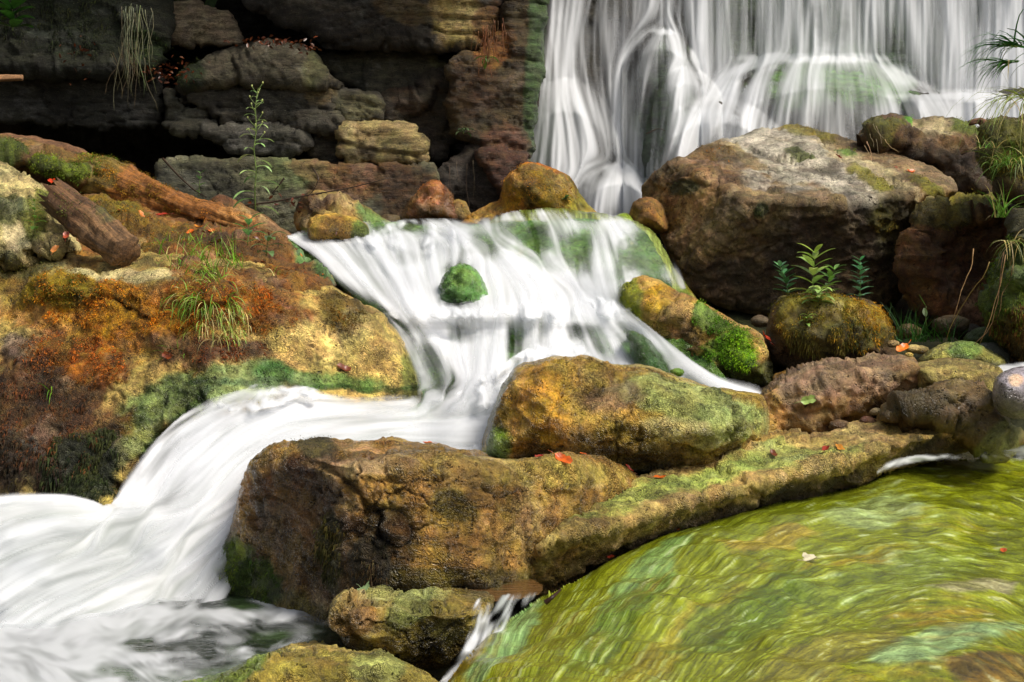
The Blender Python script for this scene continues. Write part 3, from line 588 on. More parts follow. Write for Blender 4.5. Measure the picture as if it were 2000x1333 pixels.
rock('waterfall_wall', 'dark mossy rock wall behind the waterfall curtain', [(1010,-620),(2700,-620),(2700,480),(1010,480)], lambda x, y: fallwall(x, y), T=0.0, R=10, amp=0.03, fr=2.5, fac=0.02, facf=3, gain=1,
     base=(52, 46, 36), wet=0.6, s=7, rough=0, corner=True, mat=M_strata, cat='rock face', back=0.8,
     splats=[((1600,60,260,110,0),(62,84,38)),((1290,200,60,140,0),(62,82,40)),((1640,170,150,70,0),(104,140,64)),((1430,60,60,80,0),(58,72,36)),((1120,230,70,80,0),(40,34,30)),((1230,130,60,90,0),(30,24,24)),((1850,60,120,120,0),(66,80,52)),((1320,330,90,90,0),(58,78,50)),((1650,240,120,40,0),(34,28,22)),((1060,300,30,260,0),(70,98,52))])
def cliffwall(x, y):
    d = 8.72 - 0.45 * sstep(-60, -220, y) + 0.35 * sstep(230, 300, y) * sstep(900, 750, x) + 0 * x
    return d
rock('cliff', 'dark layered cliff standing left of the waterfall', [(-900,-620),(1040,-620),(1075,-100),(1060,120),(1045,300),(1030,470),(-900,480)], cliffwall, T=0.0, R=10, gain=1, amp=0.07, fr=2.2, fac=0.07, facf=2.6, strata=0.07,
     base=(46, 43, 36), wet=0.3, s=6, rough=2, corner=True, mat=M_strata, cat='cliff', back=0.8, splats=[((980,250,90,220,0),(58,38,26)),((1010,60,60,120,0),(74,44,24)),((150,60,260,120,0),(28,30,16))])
# ledges and blocks of the cliff
CL = 'layered blocks stacked in the dark cliff'
def blk(label, outline, d, base, T=0.45, R=26, **kw):
    T, R = T * 0.55, R * 0.5; base = tuple(min(255, c * 1.08 + 3) for c in base)
    a = dict(amp=0.010, fr=3, fac=0.04, facf=3.2, strata=0.028, mat=M_strata, s=4, prof=0.3, corner=True, gain=1.15, rough=4, wet=0.25, cat='rock block', group=CL); a.update(kw)
    return rock('cliff_block', label, outline, d, T, R, base=base, **a)
blk('huge added ledge, out of view, overhanging the dark cliff to shade it', [(-700,-560),(300,-600),(1000,-560),(1030,-300),(985,-170),(700,-150),(300,-190),(-700,-150)], lambda x, y: 8.3 - 0.5 * sstep(-520, -150, y), (40, 36, 28), T=0.5, R=90, s=9)  # added out of view to keep sun and sky off the cliff
topslab = blk('massive top ledge with a pale tan worn end near the waterfall', [(520,-70),(700,-80),(930,-70),(990,-20),(985,55),(935,98),(850,102),(720,96),(640,92),(600,62),(540,40),(470,5)], lambda x, y: 8.35 + (x - 800) * 0.0001, (38, 32, 25), T=0.5, R=60, fac=0.03,
    splats=[((890,40,75,48,20),(150,124,76),0.85),((800,25,70,30,20),(96,76,50),0.7),((960,60,40,50,0),(104,62,34),0.8),((640,15,70,18,8),(92,84,76),0.7)])
blk('grey lens shaped slab under the top ledge', [(615,106),(720,100),(850,104),(906,108),(880,145),(820,182),(750,194),(690,180),(640,150)], 8.5, (56, 52, 40), T=0.4, R=45, strata=0.0, cracks=[([(770,108),(785,140),(800,170)],3,0.05)], splats=[((870,115,40,22,0),(84,80,52),0.7)])
blk('pale grey block sitting high on the cliff at its upper left', [(326,8),(385,6),(440,24),(455,36),(478,72),(470,86),(430,92),(380,88),(330,78)], 8.25, (112, 96, 78), T=0.35, R=22, strata=0.0, fac=0.05)
blk('small dark block left of the pale grey one', [(288,10),(324,8),(326,74),(300,84),(284,50)], 8.4, (66, 62, 52), T=0.3)
hump = blk('broad hump shaped block with leaves on its top', [(342,172),(360,150),(400,112),(455,88),(520,84),(590,92),(625,115),(645,152),(672,168),(660,177),(560,170),(430,170),(360,180)], 8.15, (72, 64, 50), T=0.5, R=48, strata=0.0, fac=0.05, splats=[((360,140,50,30,-20),(44,48,20),0.8),((620,125,24,40,40),(104,100,66),0.7)],
    moss=[((368,142,40,22,-15),(50,58,20),500,0.012,0.3)])
blk('wide cracked block below the hump with a tan corner', [(345,182),(430,172),(560,174),(668,180),(742,188),(748,215),(744,238),(690,248),(640,258),(600,248),(540,242),(470,238),(430,236),(400,214),(350,200)], 8.2, (66, 60, 50), T=0.45, R=26, cracks=[([(350,185),(400,215),(440,236),(520,242)],3,0.06),([(640,184),(660,215),(690,246)],3,0.06)],
    splats=[((625,190,30,18,0),(120,98,66),0.8),((700,210,50,26,0),(100,94,66),0.8),((500,205,120,25,0),(44,42,38),0.5)])
blk('thin dark layer under the cracked block', [(395,246),(470,244),(560,250),(598,262),(608,290),(575,304),(500,300),(450,298),(430,275),(398,262)], 8.15, (64, 60, 52), T=0.35, R=18)
blk('small knobbly block at the end of the thin layer', [(600,262),(650,258),(668,275),(664,310),(630,314),(606,300)], 8.25, (70, 62, 50), T=0.3)
blk('long flat dark wall layer at the left of the cliff', [(-120,152),(60,150),(200,153),(310,152),(318,200),(316,246),(260,254),(150,252),(60,240),(-120,236)], 8.35, (44, 42, 36), T=0.45, R=20, strata=0.035)
blk('squarish grey block with a vertical joint on its left', [(318,176),(342,172),(352,200),(398,215),(402,250),(380,262),(345,258),(318,250)], 8.22, (66, 62, 50), T=0.4, R=14)
blk('bright tan layered block above the rusty base wall', [(662,262),(678,248),(740,247),(806,250),(822,268),(836,285),(834,314),(780,320),(720,316),(676,316),(656,300)], 7.95, (134, 112, 74), T=0.45, R=18, strata=0.05, fac=0.02, splats=[((780,285,40,26,0),(96,82,50),0.6),((700,300,40,10,0),(60,50,36),0.6)])
blk('long grey green and rust coloured base wall', [(304,322),(330,312),(500,310),(620,316),(760,320),(840,322),(856,350),(852,395),(850,460),(300,460),(302,390)], 7.9, (78, 74, 54), T=0.4, R=16, strata=0.0, fac=0.03, splats=[((730,350,130,34,8),(100,56,26),0.8),((800,380,60,60,0),(78,48,24),0.8),((570,340,90,34,0),(104,110,66),0.8),((660,375,60,30,0),(118,76,54),0.7),((620,330,50,26,0),(120,74,50),0.5),((400,370,90,50,0),(54,52,40),0.7)])
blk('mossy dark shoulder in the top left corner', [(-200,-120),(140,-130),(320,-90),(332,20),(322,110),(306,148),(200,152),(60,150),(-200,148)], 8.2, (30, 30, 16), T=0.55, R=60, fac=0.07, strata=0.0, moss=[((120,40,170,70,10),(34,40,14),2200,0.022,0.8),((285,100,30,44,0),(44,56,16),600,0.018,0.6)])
blk('brown rust stained pillar beside the waterfall', [(900,100),(940,100),(985,60),(992,-20),(1000,-120),(1070,-120),(1062,60),(1050,200),(1036,332),(1010,336),(960,312),(915,280),(880,255),(870,200),(880,140)], 8.3, (62, 46, 26), T=0.5, R=40, strata=0.02, fac=0.05, wet=0.4,
    splats=[((1045,120,18,240,3),(70,92,48),0.8,0.6),((960,90,40,50,0),(128,72,32),0.8),((930,180,50,50,0),(70,40,22),0.7),((985,280,50,40,30),(98,60,44),0.8)])
blk('dark brown shattered block beneath the lens shaped slab', [(750,198),(820,186),(882,150),(880,210),(900,262),(860,315),(838,300),(815,262),(760,245)], 8.5, (52, 42, 32), T=0.4, R=22, fac=0.08, splats=[((800,210,40,16,10),(82,60,44),0.7)])
blk('sloping dark slab at the foot of the pillar', [(850,345),(905,290),(935,262),(985,322),(1012,340),(1000,430),(870,430)], 8.25, (44, 34, 27), T=0.35, R=30, strata=0)
blk('red brown angular block next to the waterfall foot', [(930,300),(985,292),(1036,300),(1030,440),(1000,440),(960,360)], 8.15, (74, 42, 30), T=0.4, R=30, strata=0)

# ------------------------------------------------------------------ stones along the foot of the cliff
rock('wet_stone', 'wet red brown cone shaped stone before the dark slab', [(785,440),(800,392),(838,352),(868,366),(892,402),(900,440)], 7.1, T=0.25, R=40, amp=0.03, fac=0.03, base=(100, 62, 38), wet=0.95, mat=M_smooth, splats=[((835,375,25,30,-30),(136,78,50))], cat='stone')
rock('stone', 'small tan stone right of the wet red cone', [(875,440),(882,395),(905,393),(924,425),(925,445)], 7.05, T=0.15, R=25, base=(120, 90, 42), cat='stone')
orange = rock('mossy_stone', 'orange mossy dome shaped stone at the waterfall foot', [(900,450),(940,412),(975,395),(985,365),(1000,336),(1035,321),(1090,333),(1122,362),(1145,400),(1165,450)], 6.95, T=0.4, R=80, amp=0.04, fac=0.03, base=(152, 96, 30), splats=[((1060,350,60,30,10),(160,80,16)),((1120,400,30,60,-30),(150,124,50)),((1100,385,70,30,20),(110,96,26)),((950,425,40,25,0),(140,100,50))], cat='stone',
    moss=[((1060,372,62,36,15),(128,92,18),1500,0.010,0.2)])
rock('stone', 'tan stone with a dark hollow left of the pool', [(575,440),(585,395),(620,372),(665,380),(715,408),(770,440),(770,460),(600,460)], 6.75, T=0.3, R=45, amp=0.05, fac=0.05, base=(126, 98, 56), wet=0.4, splats=[((615,400,34,20,0),(70,40,20)),((730,430,40,14,25),(98,118,62),0.9,0.9)], cat='stone')
rock('stone', 'round orange tan stone low at the pool edge', [(600,460),(606,432),(640,420),(690,422),(718,446),(715,475),(620,475)], 6.3, T=0.2, R=30, base=(160, 118, 56), wet=0.5, splats=[((705,455,20,20,0),(96,112,46))], cat='stone', mat=M_crust)
rock('stone', 'brown rounded stone behind the tall stalk', [(385,440),(400,398),(430,380),(452,386),(520,425),(575,462),(560,480),(400,470)], 6.7, T=0.3, R=45, base=(112, 76, 44), splats=[((430,395,35,20,0),(84,50,28))], cat='stone')
rock('stone', 'little tan stone at the left corner of the big boulder', [(1225,440),(1234,402),(1262,388),(1295,400),(1300,450),(1240,450)], 6.6, T=0.15, R=30, base=(124, 82, 38), cat='stone')
rock('mossy_stone', 'yellow green wet stone at the brink of the upper pool', [(1185,440),(1200,424),(1225,420),(1240,436),(1235,450),(1190,450)], 6.5, T=0.1, R=20, base=(120, 134, 30), wet=0.9, cat='stone')

# ------------------------------------------------------------------ right hand boulders
def big_d(x, y):
    a = 6.30 + (392 - y) * 0.0088 + (x - 1500) * 0.0003
    b = 6.28 + (x - 1480) * 0.0002 + (y - 392) * 0.0016 + 0.0011 * np.maximum(0, x - 1640)
    c = 6.25 + (1470 - x) * 0.0034 + (392 - y) * 0.0012
    m = np.stack([a, b, c]); k = 140.0; return np.log(np.exp(k * (m - 6.3)).sum(0)) / k + 6.3
bigb = rock('boulder', 'largest boulder, flat grey lichened top painted brighter as if sunlit, brown cracked face, below the waterfall', [(1262,362),(1300,330),(1340,306),(1398,272),(1440,268),(1480,255),(1560,249),(1600,262),(1650,272),(1750,300),(1850,348),(1868,380),(1800,405),(1778,440),(1782,500),(1765,560),(1740,600),(1600,622),(1470,618),(1390,592),(1340,562),(1308,500),(1278,435),(1262,395)],
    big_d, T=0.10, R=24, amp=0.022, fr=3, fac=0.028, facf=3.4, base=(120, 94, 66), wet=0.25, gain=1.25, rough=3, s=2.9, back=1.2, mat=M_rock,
    cracks=[([(1330,505),(1370,490),(1405,462),(1440,438),(1475,425)],3.4,0.06),([(1400,350),(1410,390),(1400,440)],2.6,0.03),([(1480,372),(1600,384),(1700,392)],3,0.02),([(1470,300),(1560,330),(1680,352)],2.6,0.02),([(1330,340),(1300,380),(1290,420)],3,0.02)],
    splats=[((1560,320,230,52,18),(160,150,134)),((1700,340,120,26,26),(160,140,104),0.7),((1450,330,70,26,35),(158,148,134),0.7),((1400,330,60,40,10),(98,62,30),0.8),((1350,400,70,60,0),(146,106,70),0.8),((1340,500,50,70,30),(128,94,64),0.8),  # top: grey lichen, painted brighter to make up for weak top light
            ((1620,470,170,70,0),(62,44,30),0.75),((1500,560,160,50,10),(52,38,28),0.7),((1740,430,40,70,0),(78,66,26),0.7),((1310,430,30,40,0),(134,88,36),0.7),((1440,300,60,12,30),(120,90,34),0.7)],  # dark browns on the lower right face paint in its shadow
    moss=[((1580,262,70,12,10),(120,104,28),500,0.008,0),((1345,372,28,18,0),(60,58,20),400,0.012,0.3),((1487,407,18,14,0),(54,60,20),260,0.012,0.3),((1700,358,60,14,28),(124,112,24),500,0.008,0),((1810,370,50,12,30),(128,116,26),400,0.008,0),((1560,314,34,8,18),(86,92,30),200,0.008,0),((1715,425,30,30,0),(88,80,26),500,0.010,0.3),((1650,298,24,6,18),(96,120,30),160,0.008,0),((1400,300,40,14,20),(104,74,30),300,0.010,0)])
rock('mossy_boulder', 'rounded mossy boulder resting behind the largest one', [(1682,268),(1700,238),(1740,226),(1785,238),(1820,232),(1860,238),(1915,276),(1950,340),(1945,395),(1870,398),(1790,340),(1735,308),(1690,290)], 7.5, T=0.4, R=60, amp=0.05, fac=0.06, base=(86, 60, 36), rough=3, cat='boulder',
    splats=[((1830,250,60,18,10),(134,116,86)),((1850,330,90,40,20),(40,26,16),0.8)], moss=[((1725,250,40,18,0),(96,92,22),500,0.012,0.2),((1770,240,14,8,0),(90,140,24),160,0.01,0),((1880,262,34,12,40),(90,100,24),260,0.011,0.1)])
rock('mossy_boulder', 'rust brown square boulder with a mossy top right of the largest one', [(1785,412),(1830,398),(1900,388),(1960,372),(2090,365),(2240,380),(2260,560),(2200,660),(2090,660),(1930,650),(1850,640),(1800,610),(1765,560),(1772,480)], lambda x, y: 6.5 + np.maximum(0, 425 - y) * 0.006, T=0.3, R=30, amp=0.05, fac=0.06, base=(92, 56, 30), rough=3, cat='boulder',
    splats=[((1900,400,120,20,-8),(126,108,38)),((1810,405,40,10,0),(160,134,90),0.8),((1860,520,60,80,0),(76,44,26),0.7)], moss=[((1840,430,60,18,0),(84,72,22),600,0.012,0.4),((1940,395,60,14,-8),(112,104,26),500,0.012,0.1)])
bank = rock('mossy_bank', 'steep bank covered in green moss at the right edge', [(1932,640),(1922,580),(1940,520),(1975,470),(1990,420),(2120,400),(2330,380),(2400,560),(2330,790),(2120,750),(2010,712),(1975,690)], lambda x, y: 5.3 + np.maximum(0, x-2000)*0.0, T=0.35, R=60, amp=0.05, fr=5, fac=0.05, base=(58, 52, 22), rough=3, cat='bank',
    moss=[((1975,560,60,100,10),(78,92,24),3500,0.014,0.7),((1990,660,40,60,0),(84,62,26),1500,0.018,0.9)])
bank2 = rock('mossy_bank', 'brown grassy ledge hanging over the right edge', [(1905,300),(1918,262),(1950,240),(2120,190),(2300,170),(2380,300),(2300,430),(2120,430),(1960,380),(1935,350)], 6.0, T=0.35, R=50, amp=0.06, fac=0.06, base=(70, 50, 28), rough=4, cat='bank', moss=[((1980,300,60,50,0),(92,88,30),1500,0.016,0.6)])
mstone = rock('mossy_boulder', 'squat boulder wearing an orange moss cap and leafy plants', [(1498,650),(1508,600),(1535,582),(1600,572),(1650,578),(1700,592),(1730,635),(1758,700),(1750,725),(1560,725),(1500,700)], 5.35, T=0.32, R=75, amp=0.035, fr=4, fac=0.03, base=(80, 56, 32), rough=2.5, cat='boulder', s=3.4,
    splats=[((1630,705,130,26,0),(62,42,28),0.8)], moss=[((1600,620,85,44,8),(112,98,24),3600,0.012,0.5),((1690,640,48,52,30),(150,112,22),2600,0.012,0.5),((1640,665,90,30,0),(80,74,26),1600,0.014,0.9)])
oblong = rock('mossy_rock', 'oblong leaning rock with two bright green moss cushions', [(1213,600),(1218,565),(1256,544),(1300,560),(1360,592),(1420,620),(1478,650),(1502,690),(1498,745),(1400,752),(1345,725),(1290,688),(1240,640)], lambda x, y: 5.5 - (x - 1215) * 0.0012, T=0.25, R=58, amp=0.03, fac=0.035, base=(156, 116, 60), wet=0.4, rough=2.5, cat='boulder', s=3.4, mat=M_rock,
    splats=[((1235,590,26,60,-20),(120,124,20),0.9,0.7),((1290,585,26,26,0),(168,118,24),0.85),((1440,725,90,26,0),(66,78,26),0.85,0.8),((1340,650,50,20,40),(96,60,30),0.7)],
    moss=[((1388,635,46,22,20),(90,124,14),1800,0.011,0.2),((1430,682,62,30,10),(98,136,12),3000,0.011,0.3)])
rock('wet_rock', 'dark green wet wedge of rock between the two streams', [(1228,650),(1256,656),(1290,692),(1322,738),(1318,752),(1270,750),(1240,710)], 5.0, T=0.15, R=30, amp=0.02, base=(40, 62, 16), wet=1.0, mat=M_smooth, fac=0.02)
crock = rock('boulder', 'smooth tan and green boulder in the middle of the stream', [(942,880),(958,820),(982,752),(1012,716),(1075,700),(1150,703),(1200,716),(1270,716),(1340,742),(1420,762),(1490,775),(1500,860),(1430,905),(1350,932),(1200,940),(1050,930),(960,905)], lambda x, y: 4.42 - (y - 800) * 0.0006, T=0.40, R=110, amp=0.035, fr=3, fac=0.03, facf=3.5, base=(150, 116, 58), wet=0.75, rough=2, mat=M_crust, s=3.2, fine=0.003,
    bumps=[(1100,740,60,30,0.05),(1290,830,120,40,0.04),(1180,770,50,16,-0.05)],
    cracks=[([(1180,775),(1150,790),(1120,770)],9,0.04),([(1260,742),(1290,760),(1320,755)],6,0.03)],
    splats=[((1040,820,80,100,0),(172,120,50),0.85),((1340,790,150,40,8),(146,150,86),0.85),((1180,790,70,40,0),(128,98,76),0.7),((1420,830,80,40,0),(142,150,88),0.7),((1200,890,200,34,0),(74,62,30),0.75),((970,880,30,60,20),(96,124,32),0.85,0.9),((976,800,13,90,18),(70,76,30),0.85,1),((1240,725,120,14,5),(160,138,78),0.7),((1330,845,90,18,10),(176,160,116),0.6)])
mauve = rock('rock', 'mauve brown angular rock on the right bank', [(1463,865),(1468,810),(1482,775),(1512,745),(1560,728),(1610,712),(1700,702),(1785,702),(1800,735),(1796,762),(1735,792),(1690,820),(1640,838),(1560,858),(1490,870)], lambda x, y: 4.75 + np.maximum(0, 780 - 0.22 * (x - 1480) - y) * 0.006, T=0.22, R=36, amp=0.03, fac=0.05, facf=5, base=(116, 84, 54), wet=0.6, rough=2.5, s=3.2,
    splats=[((1630,745,150,34,-14),(128,98,78),0.85),((1500,810,30,50,0),(150,108,58),0.8),((1640,820,120,20,-20),(76,48,32),0.7)])
rock('rock', 'tan ridged rock behind the round grey stone', [(1790,712),(1830,702),(1880,702),(1955,722),(1970,770),(1940,800),(1850,790),(1790,765)], 4.75, T=0.25, R=40, amp=0.03, fac=0.03, base=(150, 128, 74), mat=M_crust, s=3.4)
rock('rock', 'dark brown flat rock lying against the mauve one', [(1712,812),(1740,785),(1790,765),(1865,745),(1925,765),(1968,830),(1985,860),(1950,890),(1890,860),(1800,830),(1725,830)], 4.5, T=0.22, R=34, amp=0.03, fac=0.05, base=(92, 70, 42), wet=0.6, mat=M_smooth, splats=[((1790,790,60,16,-10),(72,60,34),0.7),((1940,850,30,26,0),(104,104,54),0.8)])
rock('round_stone', 'smooth round lilac grey stone at the right edge', [(1938,770),(1945,738),(1970,722),(2010,716),(2050,735),(2060,780),(2040,812),(1995,820),(1960,812),(1944,796)], 4.2, T=0.14, R=50, amp=0.006, base=(132, 124, 130), wet=0.9, mat=M_smooth, rough=0.5, fine=0.001, cat='stone', splats=[((1985,745,16,12,0),(190,150,110),0.6)])
rock('stone', 'yellow green round stone before the grass clump', [(1792,708),(1805,690),(1840,672),(1890,668),(1930,682),(1960,705),(1950,722),(1800,722)], 5.05, T=0.2, R=34, amp=0.02, base=(150, 140, 76), wet=0.6, mat=M_crust, cat='stone', splats=[((1890,682,40,20,0),(110,134,64),0.8)])
def slab_d(x, y):
    ry = 1052 - 0.272 * (x - 1080); dr = 3.42 + (x - 1050) / 850 * 1.0
    m = np.stack([dr + (ry - y) * 0.0058, dr + (y - ry) * 0.0030]); k = 40.; return np.log(np.exp(k * (m - 4)).sum(0)) / k + 4
slab = rock('slab_rock', 'long tilted slab running diagonally above the green slope', [(1040,1150),(1046,1085),(1072,1050),(1110,1022),(1180,990),(1262,930),(1345,900),(1400,878),(1455,862),(1600,850),(1690,830),(1760,815),(1850,800),(1905,798),(1922,828),(1900,860),(1850,885),(1800,905),(1712,922),(1690,940),(1600,972),(1500,990),(1350,1035),(1260,1075),(1150,1140),(1085,1170)],
    slab_d, T=0.08, R=12, amp=0.014, fr=5, fac=0.02, facf=6, base=(150, 120, 72), wet=0.5, rough=3, s=3.0, back=0.35, mat=M_crust,
    splats=[((1300,960,220,24,-16),(150,156,74),0.9),((1560,890,160,26,-10),(140,146,72),0.75),((1450,880,120,16,-12),(164,122,66),0.75),((1700,850,170,20,-10),(166,132,82),0.8),((1120,1090,70,50,-30),(120,88,46),0.8),((1420,1005,200,26,-16),(62,44,26),0.85),((1600,950,110,24,-12),(58,40,26),0.85),((1220,1075,110,20,-30),(74,54,30),0.8),((1820,880,70,20,-25),(60,44,26),0.8)])  # dark browns along the front paint in the shade under the overhang

# ------------------------------------------------------------------ left bank
rock('lichen_rock', 'pale lichen covered rock at the left edge', [(-120,310),(0,325),(60,352),(108,380),(135,440),(160,495),(100,515),(-120,520)], lambda x, y: 5.5 + (440 - y) * 0.002, T=0.3, R=60, amp=0.05, fac=0.04, base=(168, 148, 102), wet=0.1, mat=M_crust, s=3.4, splats=[((40,460,30,40,0),(196,176,140),0.7)], cracks=[([(68,470),(66,490),(68,505)],4,0.06)], cat='boulder',
    moss=[((70,440,26,40,0),(96,96,24),700,0.01,0.3),((15,420,30,30,0),(70,74,26),500,0.01,0.3),((90,395,26,16,20),(104,104,26),400,0.01,0.2),((20,500,40,12,0),(90,84,30),300,0.01,0.2)])
rock('mossy_rock', 'brown ridge with a green moss mat at the far left', [(-120,300),(-20,268),(60,280),(150,300),(215,325),(240,350),(200,380),(100,372),(40,352),(-120,345)], 6.3, T=0.3, R=45, amp=0.05, fac=0.04, base=(104, 72, 38), cat='boulder', moss=[((115,328,62,22,8),(88,104,18),1600,0.013,0.3),((20,300,44,14,5),(84,96,22),600,0.012,0.2),((0,310,30,16,0),(78,88,22),300,0.012,0.2)])
mound = rock('mossy_mound', 'rust coloured leaf strewn mound behind the big mossy boulder', [(100,480),(140,410),(180,385),(260,395),(330,425),(430,440),(520,450),(575,480),(620,520),(650,560),(560,590),(300,560),(120,520)], lambda x, y: 5.6 + (500 - y) * 0.006, T=0.3, R=40, amp=0.05, fac=0.04, base=(104, 62, 24), s=3.6, cat='mound',
    splats=[((300,440,130,22,10),(122,66,40),0.6),((600,500,70,18,45),(86,118,60),0.9,0.8),((560,455,50,14,30),(140,130,60),0.8)], moss=[((300,470,150,40,8),(110,76,14),2600,0.010,0.2),((470,490,90,30,10),(96,58,18),1500,0.010,0.2),((230,420,70,20,10),(112,90,16),900,0.010,0.2)])
def left_d(x, y):
    m = np.stack([5.0 + (560 - y) * 0.011 + 0.0003 * (x - 400), 5.0 + (y - 560) * (-0.0013) + 0.0009 * np.abs(x - 420), 4.2 + (240 - x) * 0.0012 + (y - 800) * 0.0002])
    k = 14.; return np.log(np.exp(k * (m - 4.5)).sum(0)) / k + 4.42
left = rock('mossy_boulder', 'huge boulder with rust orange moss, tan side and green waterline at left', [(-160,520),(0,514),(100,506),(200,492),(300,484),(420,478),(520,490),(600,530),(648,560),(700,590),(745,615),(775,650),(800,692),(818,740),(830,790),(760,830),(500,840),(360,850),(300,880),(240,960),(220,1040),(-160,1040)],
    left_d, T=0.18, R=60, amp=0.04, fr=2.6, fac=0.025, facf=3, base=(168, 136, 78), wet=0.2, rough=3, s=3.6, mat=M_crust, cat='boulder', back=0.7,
    bumps=[(420,560,120,40,0.05),(120,560,140,30,0.04)], cracks=[([(240,520),(330,535),(430,545)],5,0.05),([(480,500),(560,520),(610,545)],5,0.05),([(200,575),(250,600),(290,620)],4,0.03)],
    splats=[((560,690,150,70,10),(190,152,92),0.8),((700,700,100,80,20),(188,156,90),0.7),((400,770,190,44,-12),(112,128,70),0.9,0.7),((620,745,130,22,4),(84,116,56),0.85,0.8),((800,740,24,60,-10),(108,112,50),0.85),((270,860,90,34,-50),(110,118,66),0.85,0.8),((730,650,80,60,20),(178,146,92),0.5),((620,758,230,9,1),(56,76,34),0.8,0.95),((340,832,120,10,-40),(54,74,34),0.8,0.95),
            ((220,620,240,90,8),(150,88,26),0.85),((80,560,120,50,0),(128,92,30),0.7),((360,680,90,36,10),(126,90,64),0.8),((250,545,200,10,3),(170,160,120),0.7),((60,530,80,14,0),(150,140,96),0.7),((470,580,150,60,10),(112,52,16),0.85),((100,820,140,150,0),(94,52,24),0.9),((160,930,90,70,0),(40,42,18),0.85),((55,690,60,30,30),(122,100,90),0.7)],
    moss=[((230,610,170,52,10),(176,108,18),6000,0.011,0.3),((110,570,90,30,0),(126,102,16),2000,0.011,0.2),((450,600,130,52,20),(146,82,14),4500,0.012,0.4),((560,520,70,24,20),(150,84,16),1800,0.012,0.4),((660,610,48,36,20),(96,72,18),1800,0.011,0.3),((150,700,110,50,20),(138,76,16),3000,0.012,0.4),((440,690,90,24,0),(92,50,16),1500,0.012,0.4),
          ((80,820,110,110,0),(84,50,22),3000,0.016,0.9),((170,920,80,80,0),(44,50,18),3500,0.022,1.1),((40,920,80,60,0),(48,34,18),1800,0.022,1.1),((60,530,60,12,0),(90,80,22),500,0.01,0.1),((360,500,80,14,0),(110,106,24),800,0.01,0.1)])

# ------------------------------------------------------------------ foreground
def fore_d(x, y):
    m = np.stack([3.42 + (905 - y) * 0.012, 3.40 + (x - 720) * 0.00022 + (905 - y) * 0.0002 + np.maximum(0, x - 950) * 0.0018, 3.38 + (700 - x) * 0.0018])
    k = 24.; return np.log(np.exp(k * (m - 3.5)).sum(0)) / k + 3.5
fore = rock('boulder', 'wet brown boulder with a knot like hollow in the centre foreground', [(380,1225),(400,1150),(438,1072),(462,985),(488,905),(515,882),(560,868),(640,861),(760,862),(850,872),(930,885),(1000,898),(1070,893),(1140,890),(1200,906),(1245,935),(1250,965),(1180,1020),(1100,1075),(1060,1150),(900,1160),(760,1172),(690,1180),(665,1245),(560,1262),(430,1245)],
    fore_d, T=0.13, R=46, amp=0.018, fr=4, fac=0.012, facf=4.5, base=(128, 94, 50), wet=0.8, rough=2.5, s=2.8, mat=M_crust, back=0.5,
    bumps=[(600,900,80,20,0.02),(770,1040,22,22,0.03),(560,930,90,30,0.03)], cracks=[([(735,1000),(760,992),(790,1010),(805,1040),(795,1062)],8,0.035),([(745,1010),(740,1040),(755,1060)],6,0.025),([(930,930),(960,975),(1010,960)],5,0.015),([(500,905),(620,905),(700,960),(720,1000)],6,0.02)],
    splats=[((700,900,130,26,10),(140,108,84),0.85,0.9),((660,880,120,18,0),(138,94,50),0.8),((1010,925,200,30,4),(150,124,66),0.8,0.7),((850,930,110,40,10),(120,88,52),0.7),((960,1030,170,80,-10),(146,108,62),0.85,0.8),((740,1050,80,70,0),(60,40,24),0.85),((880,990,60,34,20),(76,66,28),0.7),  # brighter gold towards the right end puts sunlight into the colour
            ((580,960,100,50,0),(84,50,30),0.85),((600,1080,130,110,0),(82,56,34),0.8),((480,960,20,90,12),(150,100,50),0.8),((880,1135,190,26,0),(78,66,30),0.8),((440,1130,50,90,20),(88,104,22),0.85,0.5),((560,1200,90,46,0),(78,66,32),0.8),((660,920,60,18,10),(174,136,96),0.6)],
    moss=[((430,1130,34,70,18),(92,108,20),1800,0.009,0.5),((500,1150,60,60,0),(58,72,20),2200,0.010,0.7),((655,1080,22,80,0),(60,56,20),900,0.012,0.9),((620,885,44,12,5),(72,64,28),500,0.008,0.1),((720,1100,40,60,0),(60,46,22),600,0.01,0.9)])
st1 = rock('stone', 'wet tan and green stone just below the knotted boulder', [(648,1195),(660,1170),(700,1155),(745,1150),(790,1160),(850,1150),(920,1152),(965,1165),(955,1210),(925,1260),(880,1300),(800,1310),(735,1300),(690,1275),(658,1235)], lambda x, y: 3.1 + np.maximum(0, 1200 - y) * 0.004, T=0.17, R=50, amp=0.015, fr=6, fac=0.02, base=(120, 98, 48), wet=0.8, rough=1.5, s=2.8, mat=M_crust, cat='stone',
    bumps=[(860,1220,70,50,0.02)], splats=[((780,1170,110,18,0),(150,142,86),0.85),((700,1210,40,40,0),(124,86,38),0.8),((860,1240,70,50,-30),(58,52,24),0.75),((800,1200,30,60,60),(120,124,70),0.7)])
st2 = rock('stone', 'yellow tan stone in the bottom centre foreground', [(330,1360),(430,1320),(490,1294),(560,1266),(620,1256),(690,1270),(745,1272),(800,1296),(845,1325),(880,1370),(880,1520),(330,1520)], lambda x, y: 2.8 + np.maximum(0, 1310 - y) * 0.006, T=0.16, R=46, amp=0.012, fr=6, fac=0.012, base=(150, 128, 62), wet=0.6, rough=1.5, s=2.8, mat=M_crust, cat='stone',
    splats=[((740,1310,60,36,0),(138,140,80),0.8),((600,1275,60,16,0),(172,140,70),0.7),((440,1330,110,26,-22),(120,138,62),0.9,0.95)])
def slope_d(x, y):
    d = 2.55 + (1333 - y) * 0.0042 + (x - 900) * 0.00005; return d + 0.9 * np.maximum(0, (1000 - y) / 100.0) ** 1.2 * 0.25
